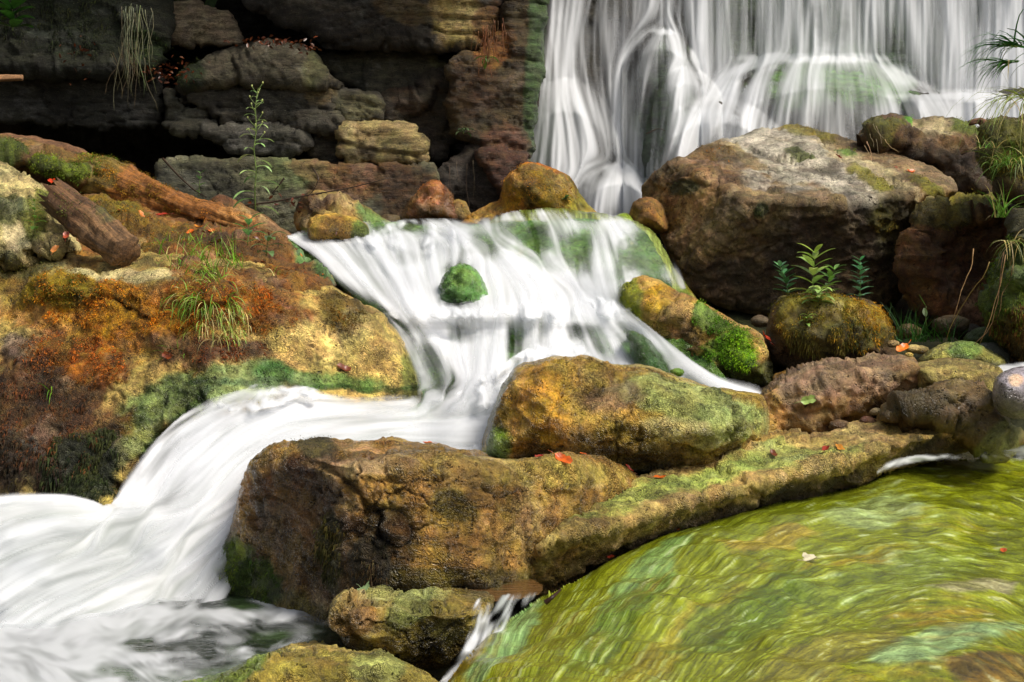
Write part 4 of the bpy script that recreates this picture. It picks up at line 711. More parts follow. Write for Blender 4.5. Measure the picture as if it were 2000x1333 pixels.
def polar(cx, cy, kx=1.0):
    def f(px, py):
        dx, dy = (px - cx) * kx, py - cy; r = np.hypot(dx, dy); th = np.arctan2(-dy, -dx); return np.stack([r / 900, -th * 1.1], 1)
    return f
SLG = [[(1800 + r * 1.0 * math.cos(t), 1850 - r * math.sin(t)) for t in np.linspace(math.radians(60), math.radians(172), 14)] for r in range(300, 1250, 75)]
slope_flow = Flow(SLG, (820, 880, 2360, 1480), 2.2, 0.16)
slope = rock('algae_covered_bedrock', 'broad green algae covered bedrock hump with water sliding over it', [(850,1400),(876,1330),(905,1288),(960,1232),(1050,1172),(1150,1120),(1260,1064),(1350,1028),(1500,984),(1620,960),(1700,934),(1730,906),(1850,898),(2100,902),(2330,925),(2330,1440),(850,1440)],
    slope_d, T=0.22, R=120, amp=0.03, fr=2.4, fac=0.0, base=(114, 122, 14), wet=1, gain=1.02, rough=2, s=2.2, mat=M_algae, flow=polar(1800, 1850), streaks=(slope_flow, 0.0008, 0.62), fine=0.0015, cat='bedrock', back=0.5,
    bumps=[(1750,1010,90,26,0.05),(1900,1160,110,26,0.06),(1500,1150,200,60,0.03),(1650,1235,140,30,0.03)],
    splats=[((1500,1020,260,40,-20),(106,116,18),0.85),((1750,940,220,30,-4),(112,118,22),0.8),((1500,1060,100,20,-12),(150,122,46),0.6),((1330,1250,200,34,-38),(132,110,30),0.5),((1700,1000,100,26,-8),(134,150,92),0.7),((1250,1150,120,40,-45),(110,146,80),0.7),((980,1250,100,22,-48),(124,160,96),0.85),((1200,1230,150,34,-45),(86,106,16),0.8),((1850,1260,160,30,-12),(128,160,110),0.7),((1950,1310,90,26,0),(74,52,30),0.85),((1900,1150,80,18,-4),(150,140,110),0.7),((1600,1290,160,40,-20),(122,110,40),0.6),((1450,1200,160,50,-30),(72,96,20),0.7),((1750,1120,220,40,-12),(104,120,40),0.6)])
# ------------------------------------------------------------------ waterfall (veils of falling water over the wall)
def vert(x0, x1, y0, y1, n): return [[(x, y0), (x + 1, (y0 + y1) / 2), (x, y1)] for x in np.linspace(x0, x1, n)]
FG = [[(1066,-100),(1060,60),(1052,150),(1040,260),(1028,340),(1022,450)], [(1092,-60),(1082,70),(1078,160),(1072,270),(1068,360),(1066,450)], [(1122,-60),(1106,70),(1104,160),(1118,270),(1130,360),(1140,450)], [(1160,-60),(1138,60),(1140,160),(1170,260),(1190,320)], [(1190,-60),(1176,40),(1176,160),(1192,240),(1205,310)],
  [(1288,54),(1262,66),(1232,100),(1212,160),(1200,240),(1194,310)], [(1296,60),(1276,80),(1262,120),(1250,180),(1242,260),(1240,320)], [(1290,80),(1292,130),(1290,220),(1285,320),(1280,430)], [(1302,50),(1318,80),(1322,110)],
  [(1325,128),(1308,145),(1296,200),(1284,280),(1270,350),(1258,430)], [(1338,124),(1336,200),(1330,300),(1318,430)], [(1350,126),(1362,145),(1374,200),(1380,280),(1370,350)],
  [(1395,185),(1360,215),(1330,260),(1304,320),(1285,390),(1275,440)], [(1420,150),(1396,180),(1370,230),(1350,290),(1335,350),(1325,440)], [(1460,122),(1440,150),(1420,210),(1404,270),(1394,340),(1385,440)], [(1530,110),(1512,130),(1494,180),(1482,240),(1474,300),(1470,400)], [(1600,114),(1592,140),(1588,180),(1584,240),(1582,300),(1580,400)],
  [(1670,114),(1680,140),(1690,180),(1697,240),(1702,300),(1705,400)], [(1730,124),(1752,150),(1775,200),(1790,250),(1798,300)], [(1770,150),(1800,175),(1830,215),(1850,260),(1862,310),(1866,400)],
  [(1190,322),(1150,332),(1120,360),(1105,400),(1098,450)], [(1200,320),(1182,330),(1166,360),(1158,400),(1154,450)], [(1210,322),(1208,360),(1208,450)], [(1220,320),(1236,330),(1250,360),(1256,400),(1262,450)], [(1228,322),(1262,340),(1284,370),(1296,410),(1300,450)],
  [(1225,-60),(1225,40)], [(1370,-60),(1368,40),(1366,110)]] + vert(1400, 1500, -120, 95, 4) + vert(1530, 1730, -120, 88, 7) + vert(1770, 2130, -120, 160, 12) + vert(1880, 2130, 200, 460, 8)
fbox = (1000, -140, 2150, 480); ffan = Flow(FG, fbox, 2.6, 0.05); fstr = Flow(vert(1000, 2150, -140, 480, 30), fbox, 2.6, 0.04)
fall = empty('waterfall', tuple(P(1500, 430, 8.4)), label='wide silky waterfall spilling down the mossy rock wall', kind='structure'); fall['_o'] = list(fall.location)
grow = lambda L, k=1.25: [((x, y, rx * k, ry * k, an), v) if v < .45 else ((x, y, rx, ry, an), v) for (x, y, rx, ry, an), v in L]
SF = dict(mat=M_veil, parent=fall, con=0.27, fadew=14, wl=(0.58, 0.32, 0.12))
stream('falling_water', [(1195,-110),(1195,300),(1260,440),(1400,440),(1500,300),(1700,300),(1800,250),(2120,250),(2120,-110)], fallwall, fstr, 0.46, grow([((1440,60,36,120,0),.18),((1620,40,40,90,0),.22),((1540,50,20,130,0),.55),((1500,50,24,130,0),.50),((1370,60,40,110,0),.35),((1250,60,30,160,0),.22),((1700,30,40,110,0),.55),((1780,80,16,120,0),.30),((1840,60,40,160,0),.58),((1900,80,20,130,0),.42),((1985,100,60,260,0),.92),((1640,200,130,100,0),.06),((1290,200,50,130,0),.12),((1740,100,20,60,0),.5)]), .8, [], off=0.08, seed=1, corner=True, LL=(520,300,150), WW=(20,6,2), **SF)
stream('falling_water', [(1075,-110),(1060,60),(1040,200),(1022,340),(1022,460),(1300,462),(1700,462),(2120,462),(2120,-110),(1400,-110)], fallwall, ffan, 0.40, grow([
   ((1100,60,30,140,3),.74),((1090,170,26,60,0),.82),((1110,280,62,110,0),.80),((1060,340,30,110,0),.62),((1170,100,26,110,0),.30),((1215,40,30,90,0),.22),((1180,230,30,60,0),.36),((1232,110,14,60,28),.74),((1206,230,14,100,5),.60),((1292,62,24,8,0),.85),((1242,220,16,110,0),.14),((1290,200,22,100,0),.14),((1262,300,20,60,0),.16),
   ((1335,160,26,50,0),.85),((1330,280,36,90,4),.72),((1300,360,34,70,10),.72),((1440,40,34,70,0),.18),((1620,40,34,60,0),.14),((1500,40,24,80,0),.42),((1700,30,30,80,0),.45),((1830,40,50,130,0),.50),((1900,70,16,90,0),.25),((1990,80,50,260,0),.85),
   ((1600,114,160,10,0),.96),((1470,128,60,12,-20),.95),((1420,190,46,60,30),.86),((1360,270,44,70,20),.90),((1320,380,60,60,0),.76),((1480,230,40,90,0),.64),((1640,162,84,28,6),.12),((1690,192,46,50,0),.12),((1575,150,22,24,0),.40),((1560,230,40,60,0),.34),((1650,250,80,50,0),.26),((1740,250,24,60,0),.30),((1600,190,14,60,0),.5),((1760,150,50,24,30),.90),((1810,205,44,34,40),.90),
   ((1900,188,140,8,0),.97),((1900,230,120,40,0),.84),((1960,290,70,40,0),.5),((1206,332,36,14,0),1.),((1206,370,60,50,0),.90),((1140,410,60,30,0),.80)]), .88, [((1100,300,50,100,0),1.),((1360,270,50,60,0),1.)], off=0.20, seed=2, amp=0.02, LL=(340,190,100), WW=(18,6,2), **SF)
sheet('falling_water', None, vert(1080, 2500, -560, -100, 6), M_fall, depth=fallwall, off=0.12, s=14, op=0.6, foam=0.85, kind=None, parent=fall)
sheet('falling_water', None, vert(2115, 2500, -110, 470, 4), M_fall, depth=fallwall, off=0.16, s=8, op=0.8, foam=0.9, kind=None, parent=fall, fade=(0,0,0,0))

# ------------------------------------------------------------------ the middle cascade: one continuous running surface
CG = []
CG_THIN = []
CG += [[(560,470,6.2),(600,500,5.95),(640,545,5.7),(700,600,5.35),(760,640,5.2)],[(620,455,6.3),(660,490,6.0),(700,540,5.7),(750,600,5.3),(800,640,5.2)],[(700,440,6.4),(725,480,6.05),(755,530,5.75),(790,595,5.3),(830,640,5.2)],[(770,432,6.45),(785,470,6.1),(800,520,5.75),(825,590,5.32),(860,640,5.2)],[(830,436,6.45),(835,470,6.1),(840,520,5.75),(858,590,5.35),(885,640,5.25)],[(880,430,6.45),(880,462,6.1),(885,520,5.8),(895,590,5.5),(905,640,5.4)]]
CG += [[(770,428,6.40),(840,455,6.1),(900,480,5.9),(900,500,5.85),(890,530,5.7),(880,640,5.3)],[(800,425,6.40),(870,445,6.1),(930,478,5.88),(960,520,5.65),(975,570,5.45),(985,640,5.25)],[(820,424,6.42),(900,448,6.1),(970,482,5.85),(1020,520,5.62),(1060,570,5.42),(1080,640,5.25)],[(850,424,6.42),(930,450,6.12),(1010,490,5.86),(1080,530,5.66),(1140,580,5.43),(1170,640,5.25)],[(860,420,6.42),(950,455,6.14),(1040,505,5.86),(1110,545,5.66),(1180,590,5.42),(1230,640,5.25)]]
CG += [[(900,455,6.0),(890,500,5.8),(880,560,5.5)],[(960,425,6.1),(960,470,5.85),(950,520,5.6)],[(1040,410,6.12),(1060,450,5.92),(1060,520,5.66),(1060,590,5.5)],[(1080,407,6.12),(1110,450,5.92),(1125,520,5.66),(1130,600,5.46)],[(1120,408,6.14),(1150,450,5.94),(1165,520,5.68),(1180,600,5.46)],[(1160,412,6.14),(1185,450,5.95),(1205,520,5.7),(1220,600,5.5)],[(1215,420,6.2),(1250,460,6.0),(1285,520,5.8),(1320,600,5.6)]]
CG_D = [[(735,612,5.1),(800,604,5.15),(900,604,5.15),(1000,596,5.15),(1100,588,5.18),(1200,584,5.2),(1240,600,5.2)],[(745,622,5.06),(820,612,5.08),(920,610,5.08),(1020,606,5.08),(1120,604,5.08),(1200,602,5.1),(1246,615,5.1)],[(750,636,5.02),(830,626,5.0),(930,622,5.0),(1030,620,5.0),(1130,622,5.0),(1210,622,5.02),(1250,632,5.02)]]
CG += [[(742,612,5.12),(760,640,5.05),(785,690,4.95),(808,745,4.85),(830,800,4.75)],[(800,608,5.12),(815,640,5.02),(840,690,4.9),(865,745,4.75),(870,800,4.65)],[(880,606,5.12),(885,635,5.0),(890,690,4.85),(905,745,4.7),(910,800,4.6)],[(970,606,5.12),(970,635,5.0),(965,690,4.82),(960,745,4.68),(955,800,4.55)],[(1060,604,5.12),(1062,635,5.0),(1060,690,4.86),(1060,745,4.75),(1060,800,4.65)],[(1150,604,5.12),(1165,635,5.0),(1185,690,4.9),(1210,745,4.8),(1230,800,4.75)],[(1225,608,5.12),(1255,640,5.02),(1290,690,4.95),(1340,745,4.88),(1390,790,4.85)]]
CG += [[(1000,745,4.75),(880,760,4.72),(760,764,4.70),(640,768,4.66),(560,758,4.62),(480,762,4.55),(420,785,4.45),(345,830,4.3),(285,890,4.15),(240,950,4.0),(210,1010,3.9),(190,1060,3.8)],[(1000,775,4.66),(880,785,4.62),(760,790,4.58),(640,794,4.54),(560,792,4.48),(490,805,4.38),(430,840,4.26),(370,890,4.12),(320,945,3.98),(285,1010,3.84),(260,1080,3.74)],[(1000,810,4.56),(880,815,4.50),(760,818,4.46),(640,826,4.40),(570,836,4.34),(510,862,4.25),(460,900,4.13),(415,950,3.98),(375,1010,3.86),(345,1080,3.74),(320,1150,3.64)],[(990,850,4.45),(880,850,4.38),(760,850,4.34),(650,862,4.28),(590,885,4.2),(540,915,4.1),(500,960,3.98),(465,1020,3.86),(430,1090,3.74),(400,1160,3.62),(370,1240,3.55)],[(990,900,4.36),(880,900,4.28),(760,900,4.22),(660,905,4.16),(600,925,4.1),(560,955,4.02),(530,1000,3.94),(500,1060,3.84),(460,1130,3.74),(425,1200,3.62),(400,1260,3.55)]]
CG += [[(320,985,3.95),(230,985,3.92),(150,968,3.90),(60,968,3.85),(-40,985,3.75),(-140,1040,3.62),(-260,1140,3.45),(-360,1280,3.2)],[(400,985,3.95),(300,1010,3.86),(210,1015,3.78),(110,1020,3.7),(10,1050,3.58),(-90,1115,3.46),(-210,1220,3.3),(-280,1340,3.0)],[(470,980,3.98),(380,1030,3.84),(290,1070,3.70),(190,1095,3.58),(90,1130,3.46),(-10,1190,3.34),(-130,1290,3.2),(-200,1400,2.9)],[(500,1000,3.97),(430,1060,3.80),(350,1110,3.66),(260,1150,3.54),(170,1190,3.42),(90,1230,3.32),(10,1300,3.16),(-60,1400,2.92)],[(500,1040,3.9),(450,1110,3.76),(390,1160,3.62),(320,1205,3.50),(240,1240,3.4),(180,1270,3.32),(110,1340,3.12),(60,1430,2.9)],[(480,1120,3.8),(440,1170,3.68),(395,1210,3.58),(350,1240,3.48),(290,1270,3.38),(240,1290,3.32),(190,1350,3.15),(150,1440,2.95)]]
CG += [[(1222,606,5.1),(1262,640,5.0),(1310,690,4.88),(1352,735,4.75),(1400,765,4.66),(1450,778,4.62)],[(1232,600,5.12),(1280,640,5.02),(1330,690,4.9),(1370,725,4.8),(1420,755,4.72),(1470,768,4.68)],[(1240,596,5.14),(1296,644,5.05),(1345,690,4.95),(1384,722,4.88),(1440,745,4.84),(1495,758,4.8)]]
CG = [l for l in CG if True]
casc_d = idw([q for l in CG + CG_D for q in l], 2.0, 300.0)
casc_d = smooth_depth(casc_d, (-160, 380, 1560, 1460), 8.0, 3, 1)
green_a = rock('algae_covered_boulder', 'green translucent looking boulder under the upper stream of water', [(880,520),(905,470),(950,435),(1010,412),(1080,408),(1150,415),(1230,430),(1262,440),(1290,470),(1320,530),(1360,585),(1340,620),(1210,620),(1000,600),(900,560)], lambda x, y: 6.5 - (y - 420) * 0.0035, T=0.28, R=90, amp=0.03, fac=0.0, base=(112, 124, 48), wet=1, gain=0.85, rough=2,
    mat=M_algae_soft, cat='boulder', streaks=(Flow([[(1000,415),(940,450),(890,520)],[(1060,412),(1050,470),(1030,560)],[(1110,412),(1130,470),(1140,580)],[(1180,420),(1230,480),(1290,590)],[(1240,432),(1290,480),(1350,580)]], (870,400,1380,640), 2.5, 0.2), 0.0010, 0.25), flow=lambda x, y: np.stack([(x + (1000 - x) * (y - 400) * .0006) / 700, y / 700], 1), fine=0.001, s=2.8, splats=[((1270,510,80,80,30),(138,154,78),0.8),((1000,470,90,40,-10),(112,120,44),0.8),((1080,520,80,40,20),(90,92,46),0.7)])
small_g = rock('mossy_stone', 'small green pointed stone poking out of the white water', [(846,640),(852,600),(860,556),(878,526),(900,514),(918,518),(938,538),(954,572),(964,604),(970,640)], lambda x, y: 5.40 + np.maximum(0, y - 590) * 0.003, T=0.16, R=44, amp=0.03, fr=7, fac=0.03, facf=8, base=(98, 132, 62), gain=1.1, wet=1, blotch=0.3, mat=M_smooth, s=2.6, cat='stone', splats=[((905,545,26,22,0),(124,150,70),0.8),((900,605,40,20,0),(46,66,28),0.8),((880,590,14,30,0),(60,84,36),0.7)])
CO = [(552,462),(600,444),(660,434),(740,428),(820,424),(900,425),(950,424),(1000,410),(1080,404),(1160,408),(1230,424),(1290,450),(1330,520),(1345,572),(1300,562),(1258,548),(1222,560),(1212,590),(1246,618),(1300,660),(1352,702),(1400,732),(1480,748),(1505,772),(1480,795),(1380,790),(1200,745),(1060,735),(1010,780),(1000,860),(960,910),(780,912),(640,905),(580,925),(545,990),(500,1080),(450,1160),(415,1240),
      (370,1285),(280,1330),(150,1420),(-120,1420),(-120,975),(-40,960),(60,954),(130,960),(185,976),(212,990),(240,935),(290,868),(350,812),(410,775),(480,756),(560,750),(640,760),(720,764),(800,768),(818,774),(808,735),(788,690),(762,648),(738,608),(700,588),(655,552),(610,500)]
cbox = (-140, 390, 1530, 1440); cflow = Flow(CG, cbox, 2.8, 0.06)
rock('bedrock_step', 'green bedrock step hidden beneath the middle cascade', [(560,470),(640,445),(760,436),(900,440),(1240,440),(1340,640),(1420,800),(1000,905),(560,905),(800,800),(740,640),(640,540)], lambda x, y: casc_d(x, y) + 0.16, T=0.0, R=30, amp=0.02, base=(74, 98, 40), wet=1, mat=M_smooth, cat='bedrock', s=6, back=0.4)
casc = empty('cascade', tuple(P(900, 760, 5)), label='white stepped cascade rushing between the boulders to the lower left', kind='structure'); casc['_o'] = list(casc.location)
CS = [((1085,468,205,50,18),.07),((1275,500,90,100,30),.03),((940,488,46,26,-20),.34),((1128,434,40,24,0),.76),((1092,452,14,50,-8),.5),((1176,505,26,84,-6),.88),((1205,578,60,26,0),1.),((1040,560,120,26,22),1.),((903,552,22,22,0),.0),((906,592,26,10,0),.45),((905,530,30,16,0),.2),
      ((625,462,60,12,-10),.45),((700,446,60,10,0),.62),((800,440,60,10,0),.6),((795,505,30,18,0),.74),((850,452,40,12,0),.7),
      ((775,640,14,34,-30),.45),((795,672,16,44,-24),.34),((865,648,50,16,10),.50),((846,712,24,50,-18),.36),((875,742,20,30,0),.5),((1010,676,26,36,0),.52),((1110,648,50,14,0),.48),((1238,686,20,44,-24),.44),((1180,672,34,20,10),.6),((1060,655,18,30,0),.6),
      ((1285,712,22,34,-40),.06),((1262,684,14,20,-30),.12),((1306,672,14,76,-50),.95),((900,426,330,7,0),.4),((1430,768,70,12,6),.92),((505,790,60,12,-14),.62),((420,850,20,70,45),.74),((292,862,10,60,38),.30),((262,930,10,50,30),.40),((310,905,16,60,35),.7),((350,940,14,80,30),.8),((980,870,30,26,0),.7),((360,1300,120,20,0),.3),((440,1215,40,16,0),.4)]
BS = [((950,604,200,10,0),1.),((1160,600,70,18,0),1.),((1000,770,60,36,0),1.),((1080,700,50,22,-20),1.),((920,700,30,70,0),.95),((560,768,70,12,0),1.),((730,560,90,40,30),.97),((1060,545,90,36,25),1.),((880,790,80,14,0),1.),((720,820,160,14,0),.85),((700,860,140,14,0),.55),((560,830,120,16,-8),.6),((430,900,60,60,40),.72),
      ((150,1080,260,110,-10),.36),((60,1000,120,24,0),.28),((120,1120,110,18,-40),.22),((330,1060,60,30,-30),.72),((460,1020,30,70,20),.92),((400,1130,50,60,20),.80),((250,1180,140,30,-20),.55),((100,1250,120,40,0),.5),((660,480,80,20,30),.7),((800,490,40,30,0),.75)]
CS = [((x, y, rx * (1.35 if rx < 80 else 1), ry * (1.3 if rx < 80 else 1), an), v * .72) if v < .7 else ((x, y, rx, ry, an), v) for (x, y, rx, ry, an), v in CS]
stream('running_water', CO, casc_d, cflow, .97, CS, .84, BS, M_casc, casc, con=0.32, bcon=0.19, fadew=22, amp=0.006, seed=3, s=2.5, LL=(380,210,110), WW=(28,8,2), corner=True)
stream('running_water', CO, casc_d, cflow, .30, [(a, v * .30) for a, v in CS] + [((150,1100,200,100,0),.45),((330,1310,200,40,0),.1)], 0.95, [((150,1100,300,180,0),.35),((100,1200,300,140,0),.4)], M_veil, casc, off=0.035, con=0.30, bcon=0.12, fadew=26, amp=0.012, seed=4, s=3.2, LL=(420,220,120), WW=(34,10,3), corner=True)
# foam crests along the steps: short churned water
def churn(outline, cover, covS, seed, off, ww=(22,9,4), guides=None):
    xs_ = [p[0] for p in outline]; ys_ = [p[1] for p in outline]; bx = (min(xs_) - 20, min(ys_) - 20, max(xs_) + 20, max(ys_) + 20)
    stream('churned_foam', outline, casc_d, Flow(guides or CG, bx, 2.6, 1.6), cover, covS, 1.0, [], M_veil, casc, off=off, con=0.42, bcon=0.12, fadew=20, amp=0.03, seed=seed, s=2.4, LL=(46,26,14), WW=ww)
churn([(745,610),(830,598),(960,592),(1100,584),(1200,575),(1235,605),(1200,626),(1050,626),(900,626),(780,628)], .5, [((1180,600,60,16,0),.8),((900,610,120,8,0),.7)], 11, 0.07)
churn([(880,765),(960,720),(1040,672),(1110,650),(1150,680),(1120,725),(1040,740),(1000,800),(940,800)], .62, [((1080,690,40,20,-20),.75)], 12, 0.08)
churn([(420,790),(480,752),(570,748),(640,766),(600,790),(520,800),(450,820)], .4, [], 13, 0.05)
churn([(680,470),(740,440),(800,425),(880,432),(900,470),(840,500),(760,490)], .36, [], 14, 0.06)
churn([(920,870),(985,830),(1000,880),(970,915),(900,905)], .55, [], 15, 0.06)
SSG = [[(960,1150),(935,1220),(900,1285),(855,1350)], [(1000,1160),(965,1225),(930,1290),(890,1350)]]
stream('side_stream', [(925,1172),(980,1160),(1052,1156),(1012,1205),(965,1270),(925,1350),(850,1350),(885,1290),(915,1230)], idw([(960,1160,3.10),(1050,1160,3.12),(930,1230,2.98),(990,1220,2.98),(900,1290,2.9),(950,1290,2.86),(860,1350,2.8),(920,1350,2.74)], 2, 400), Flow(SSG, (840,1140,1070,1370), 2.5, .2), .52, [], .7, [], M_veil, casc, off=0.05, con=.4, fadew=14, amp=0.006, seed=5, LL=(120,60,30), WW=(14,6,3))
stream('side_stream', [(1712,928),(1730,900),(1800,886),(1870,884),(1905,884),(1980,872),(2110,842),(2110,912),(1990,906),(1880,902),(1790,906)], idw([(1715,925,3.9),(1800,893,4.1),(1900,880,4.2),(1950,850,4.4),(2100,840,4.4),(2100,905,4.05),(1900,903,4.05)], 2, 400), Flow([[(2100,880),(1900,892),(1800,896),(1715,925)],[(2060,840),(1960,860),(1900,895)]], (1700,820,2130,930), 2.5, 1.0), .42, [((1980,880,90,20,0),.6)], .9, [], M_veil, casc, off=0.08, con=.45, fadew=12, amp=0.006, seed=6, LL=(70,36,18), WW=(14,7,3))
stream('side_stream', [(1900,722),(1950,710),(2110,700),(2110,745),(1950,738)], lambda x, y: 4.95 - (y - 700) * .003, Flow([[(2100,715),(1900,725)]], (1890,690,2130,760), 3), .7, [], .9, [], M_veil, casc, con=.3, fadew=8, amp=0.004, seed=7)

# ------------------------------------------------------------------ flat water
def flat(name, label, z, outline, mat, f=0.0, s=3.0, amp=0.004, corner=False):
    px, py, dist, Q = px_grid(outline, s, 200, corner); d = (z - CAMZ) / ((CY - py) / F * CP - SP); V = P(px, py, d); q = V * np.array([1, 2.2, 1]); V[:, 2] += amp * (fbm(q, 9, 4, 0.6) + 0.6 * fbm(q, 3, 2))
    ob = mesh_obj(name, V, Q, mat, None, np.stack([0 * px + 1, 0 * px + f, 0 * px], 1), V[:, :2]); tagit(ob, label, kind='structure'); return ob
ZP = float(P(300, 1250, 3.2)[2])
flat('pool_water', 'dark swirling pool with white foam at the bottom left', ZP, [(-400,1130),(200,1120),(700,1140),(760,1240),(900,1420),(-400,1420)], M_pool, 0.12, corner=True)
zd = lambda x, y: (ZP + 0.006 - CAMZ) / ((CY - y) / F * CP - SP)
PG = [[(-50,1180),(150,1200),(330,1215),(480,1200),(620,1170)], [(-50,1250),(120,1260),(300,1250),(420,1225),(560,1215),(680,1225)], [(-50,1310),(150,1300),(280,1290),(380,1275),(460,1285),(560,1262)], [(100,1345),(260,1325),(360,1310),(450,1315)]]
stream('pool_foam', [(-130,1150),(200,1150),(430,1165),(600,1170),(690,1200),(640,1260),(520,1300),(420,1345),(300,1420),(-130,1420)], zd, Flow(PG, (-150,1130,720,1440), 2.6, 1.1), .90, [((560,1230,150,34,-6),.10),((430,1250,110,26,-6),.12),((400,1295,130,34,-6),.10),((300,1262,60,16,0),.40),((260,1320,110,28,0),.28),((460,1300,70,24,0),.12),((640,1200,80,30,0),.08),((330,1215,120,16,0),.80),((120,1300,120,40,0),.82)], .66, [((200,1200,160,30,0),.78),((100,1290,150,50,0),.62)], M_veil, casc, con=.36, bcon=.14, fadew=26, amp=0.006, seed=8, LL=(110,54,26), WW=(24,9,4))
flat('shallow_water', 'shallow brown puddle between the knotted boulder and the stone below', float(P(950, 1148, 3.3)[2]), [(740,1168),(800,1150),(880,1140),(980,1131),(1040,1132),(1062,1146),(1050,1164),(980,1176),(880,1180),(780,1180)], M_brown, 0.2, s=2.5, amp=0.001)
flat('upper_pool_water', 'green upper pool behind the cascade brink', float(P(900, 428, 6.6)[2]), [(560,415),(1000,400),(1260,400),(1260,428),(560,432)], M_brown, .2) if False else None
# ------------------------------------------------------------------ fallen trunk and stump
def log_mesh(name, label, pts, rad, base, splats, cat, n=40, m=160, amp=0.02, fr=6, moss=(), broken=0.0):
    c = catmull([(a[0], a[1], a[2]) for a in pts], m); C3 = P(c[:, 0], c[:, 1], c[:, 2]); R = np.interp(np.linspace(0, 1, m), np.linspace(0, 1, len(rad)), rad)
    T = np.gradient(C3, axis=0); T /= np.linalg.norm(T, axis=1)[:, None]; A = np.cross(T, [0, 0.2, 1.]); A /= np.linalg.norm(A, axis=1)[:, None]; B = np.cross(T, A)
    th = np.linspace(0, 2 * math.pi, n, endpoint=False); V = C3[:, None] + R[:, None, None] * (A[:, None] * np.cos(th)[None, :, None] + B[:, None] * np.sin(th)[None, :, None])
    NN = (A[:, None] * np.cos(th)[None, :, None] + B[:, None] * np.sin(th)[None, :, None]).reshape(-1, 3); V = V.reshape(-1, 3)
    al = (np.arange(m)[:, None] + 0 * th[None]).ravel() / m * np.linalg.norm(np.diff(C3, axis=0), axis=1).sum(); an = (th[None] + 0 * R[:, None]).ravel()
    q = np.stack([np.cos(an) * 1.2, np.sin(an) * 1.2, al * 2.2], 1); V = V + NN * (amp * fbm(q, fr / 4, 4, 0.55) + amp * 0.4 * fbm(V, 25, 3))[:, None]
    if broken: V = V.reshape(m, n, 3); k = (np.random.default_rng(2).random(n) ** 2 * broken + 0.02)[:, None]; w = np.clip(1 - np.arange(m) / (m * 0.12), 0, 1)[:, None, None]; V = V - w * k[None] * T[0][None, None]; V = V.reshape(-1, 3)
    idx = np.arange(m * n).reshape(m, n); nx = np.roll(idx, -1, 1); Q = np.stack([idx[:-1], nx[:-1], nx[1:], idx[1:]], -1).reshape(-1, 4)
    px = np.repeat(c[:, 0], n); py = np.repeat(c[:, 1], n); col = np.tile(lin(base), (len(V), 1))
    for (x, y, rx, ry, ang), cc, k in splats:
        r = splat_mask(px, py, V, (x, y, rx, ry, ang), 0.5, 8); mk = k * sstep(1.1, 0.7, r) * (1 if cc[1] < 500 else 1); col = col * (1 - mk[:, None]) + lin(cc) * mk[:, None]
    cap = list(Q); V2 = np.vstack([V, C3[0], C3[-1]]); F2 = [list(map(int, f)) for f in Q]
    for k in range(n): F2.append([int(idx[0, k]), int(len(V)), int(idx[0, (k + 1) % n])]); F2.append([int(idx[-1, (k + 1) % n]), int(len(V) + 1), int(idx[-1, k])])
    ob = mesh_obj(name, V2, F2, M_wood, None, np.vstack([col, col[:2]]), np.stack([np.append(an / 6.28 * R.mean() * 6.28, [0, 0]), np.append(al, [0, 0])], 1)); tagit(ob, label, cat); ob['_o'] = list(ob.location)
    rec = dict(px=px, py=py, V=V, N=NN, ob=ob); ROCKS[name] = rec
    for ms in moss:
        r = splat_mask(px, py, V, ms[0]); up = sstep(-0.5, 0.3, NN[:, 2] + 0.5 * fbm(V, 9, 3)); moss_tufts(rec, ms, sstep(1.1, 0.8, r) * up * (NN[:, 1] < 0.2))
    return rec
log = log_mesh('fallen_log', 'mossy orange fallen tree trunk lying across the left bank', [(130,338,6.2),(200,348,6.1),(280,380,6.0),(360,410,5.9),(430,430,5.8),(492,448,5.7)], [0.085, 0.082, 0.075, 0.066, 0.055, 0.04], (134, 84, 30),
    [((470,445,40,30,20),(176,124,64),0.8),((200,340,60,30,0),(96,92,30),0.7)], 'tree trunk', amp=0.022, moss=[((260,370,130,70,20),(120,92,18),4200,0.010,0.3),((185,335,50,30,0),(84,104,18),1500,0.013,0.3),((390,425,80,40,20),(124,84,18),1300,0.009,0.3)])
log_mesh('fallen_branch', 'long brown root like branch above the mossy trunk', [(-60,272,6.5),(60,285,6.5),(150,305,6.45),(200,330,6.4),(240,352,6.35)], [0.03, 0.04, 0.045, 0.035, 0.012], (110, 76, 48), [], 'branch', n=18, m=80, amp=0.012)
log_mesh('broken_stump', 'broken weathered log end with splintered top leaning over the mound', [(128,398,5.2),(165,428,5.15),(205,460,5.1),(246,492,5.0)], [0.062, 0.064, 0.060, 0.056], (112, 82, 50), [((140,410,60,20,40),(90,58,32),0.6),((190,430,50,14,40),(80,84,36),0.7)], 'log', amp=0.016, broken=0.10, moss=[((165,420,36,24,40),(70,78,24),600,0.01,0.3)])
log_mesh('cut_branch', 'short pale broken branch sticking in at the left cliff edge', [(-80,152,7.2),(-20,153,7.2),(44,152,7.2)], [0.018, 0.018, 0.015], (168, 124, 84), [], 'branch', n=14, m=40, amp=0.004)
log_mesh('root_stub', 'gnarled brown root stub poking over the right ledge', [(1892,240,5.9),(1915,237,5.9),(1935,255,5.88),(1955,262,5.86),(1975,290,5.85)], [0.012, 0.016, 0.03, 0.05, 0.045], (120, 84, 56), [], 'root', n=16, m=50, amp=0.012)

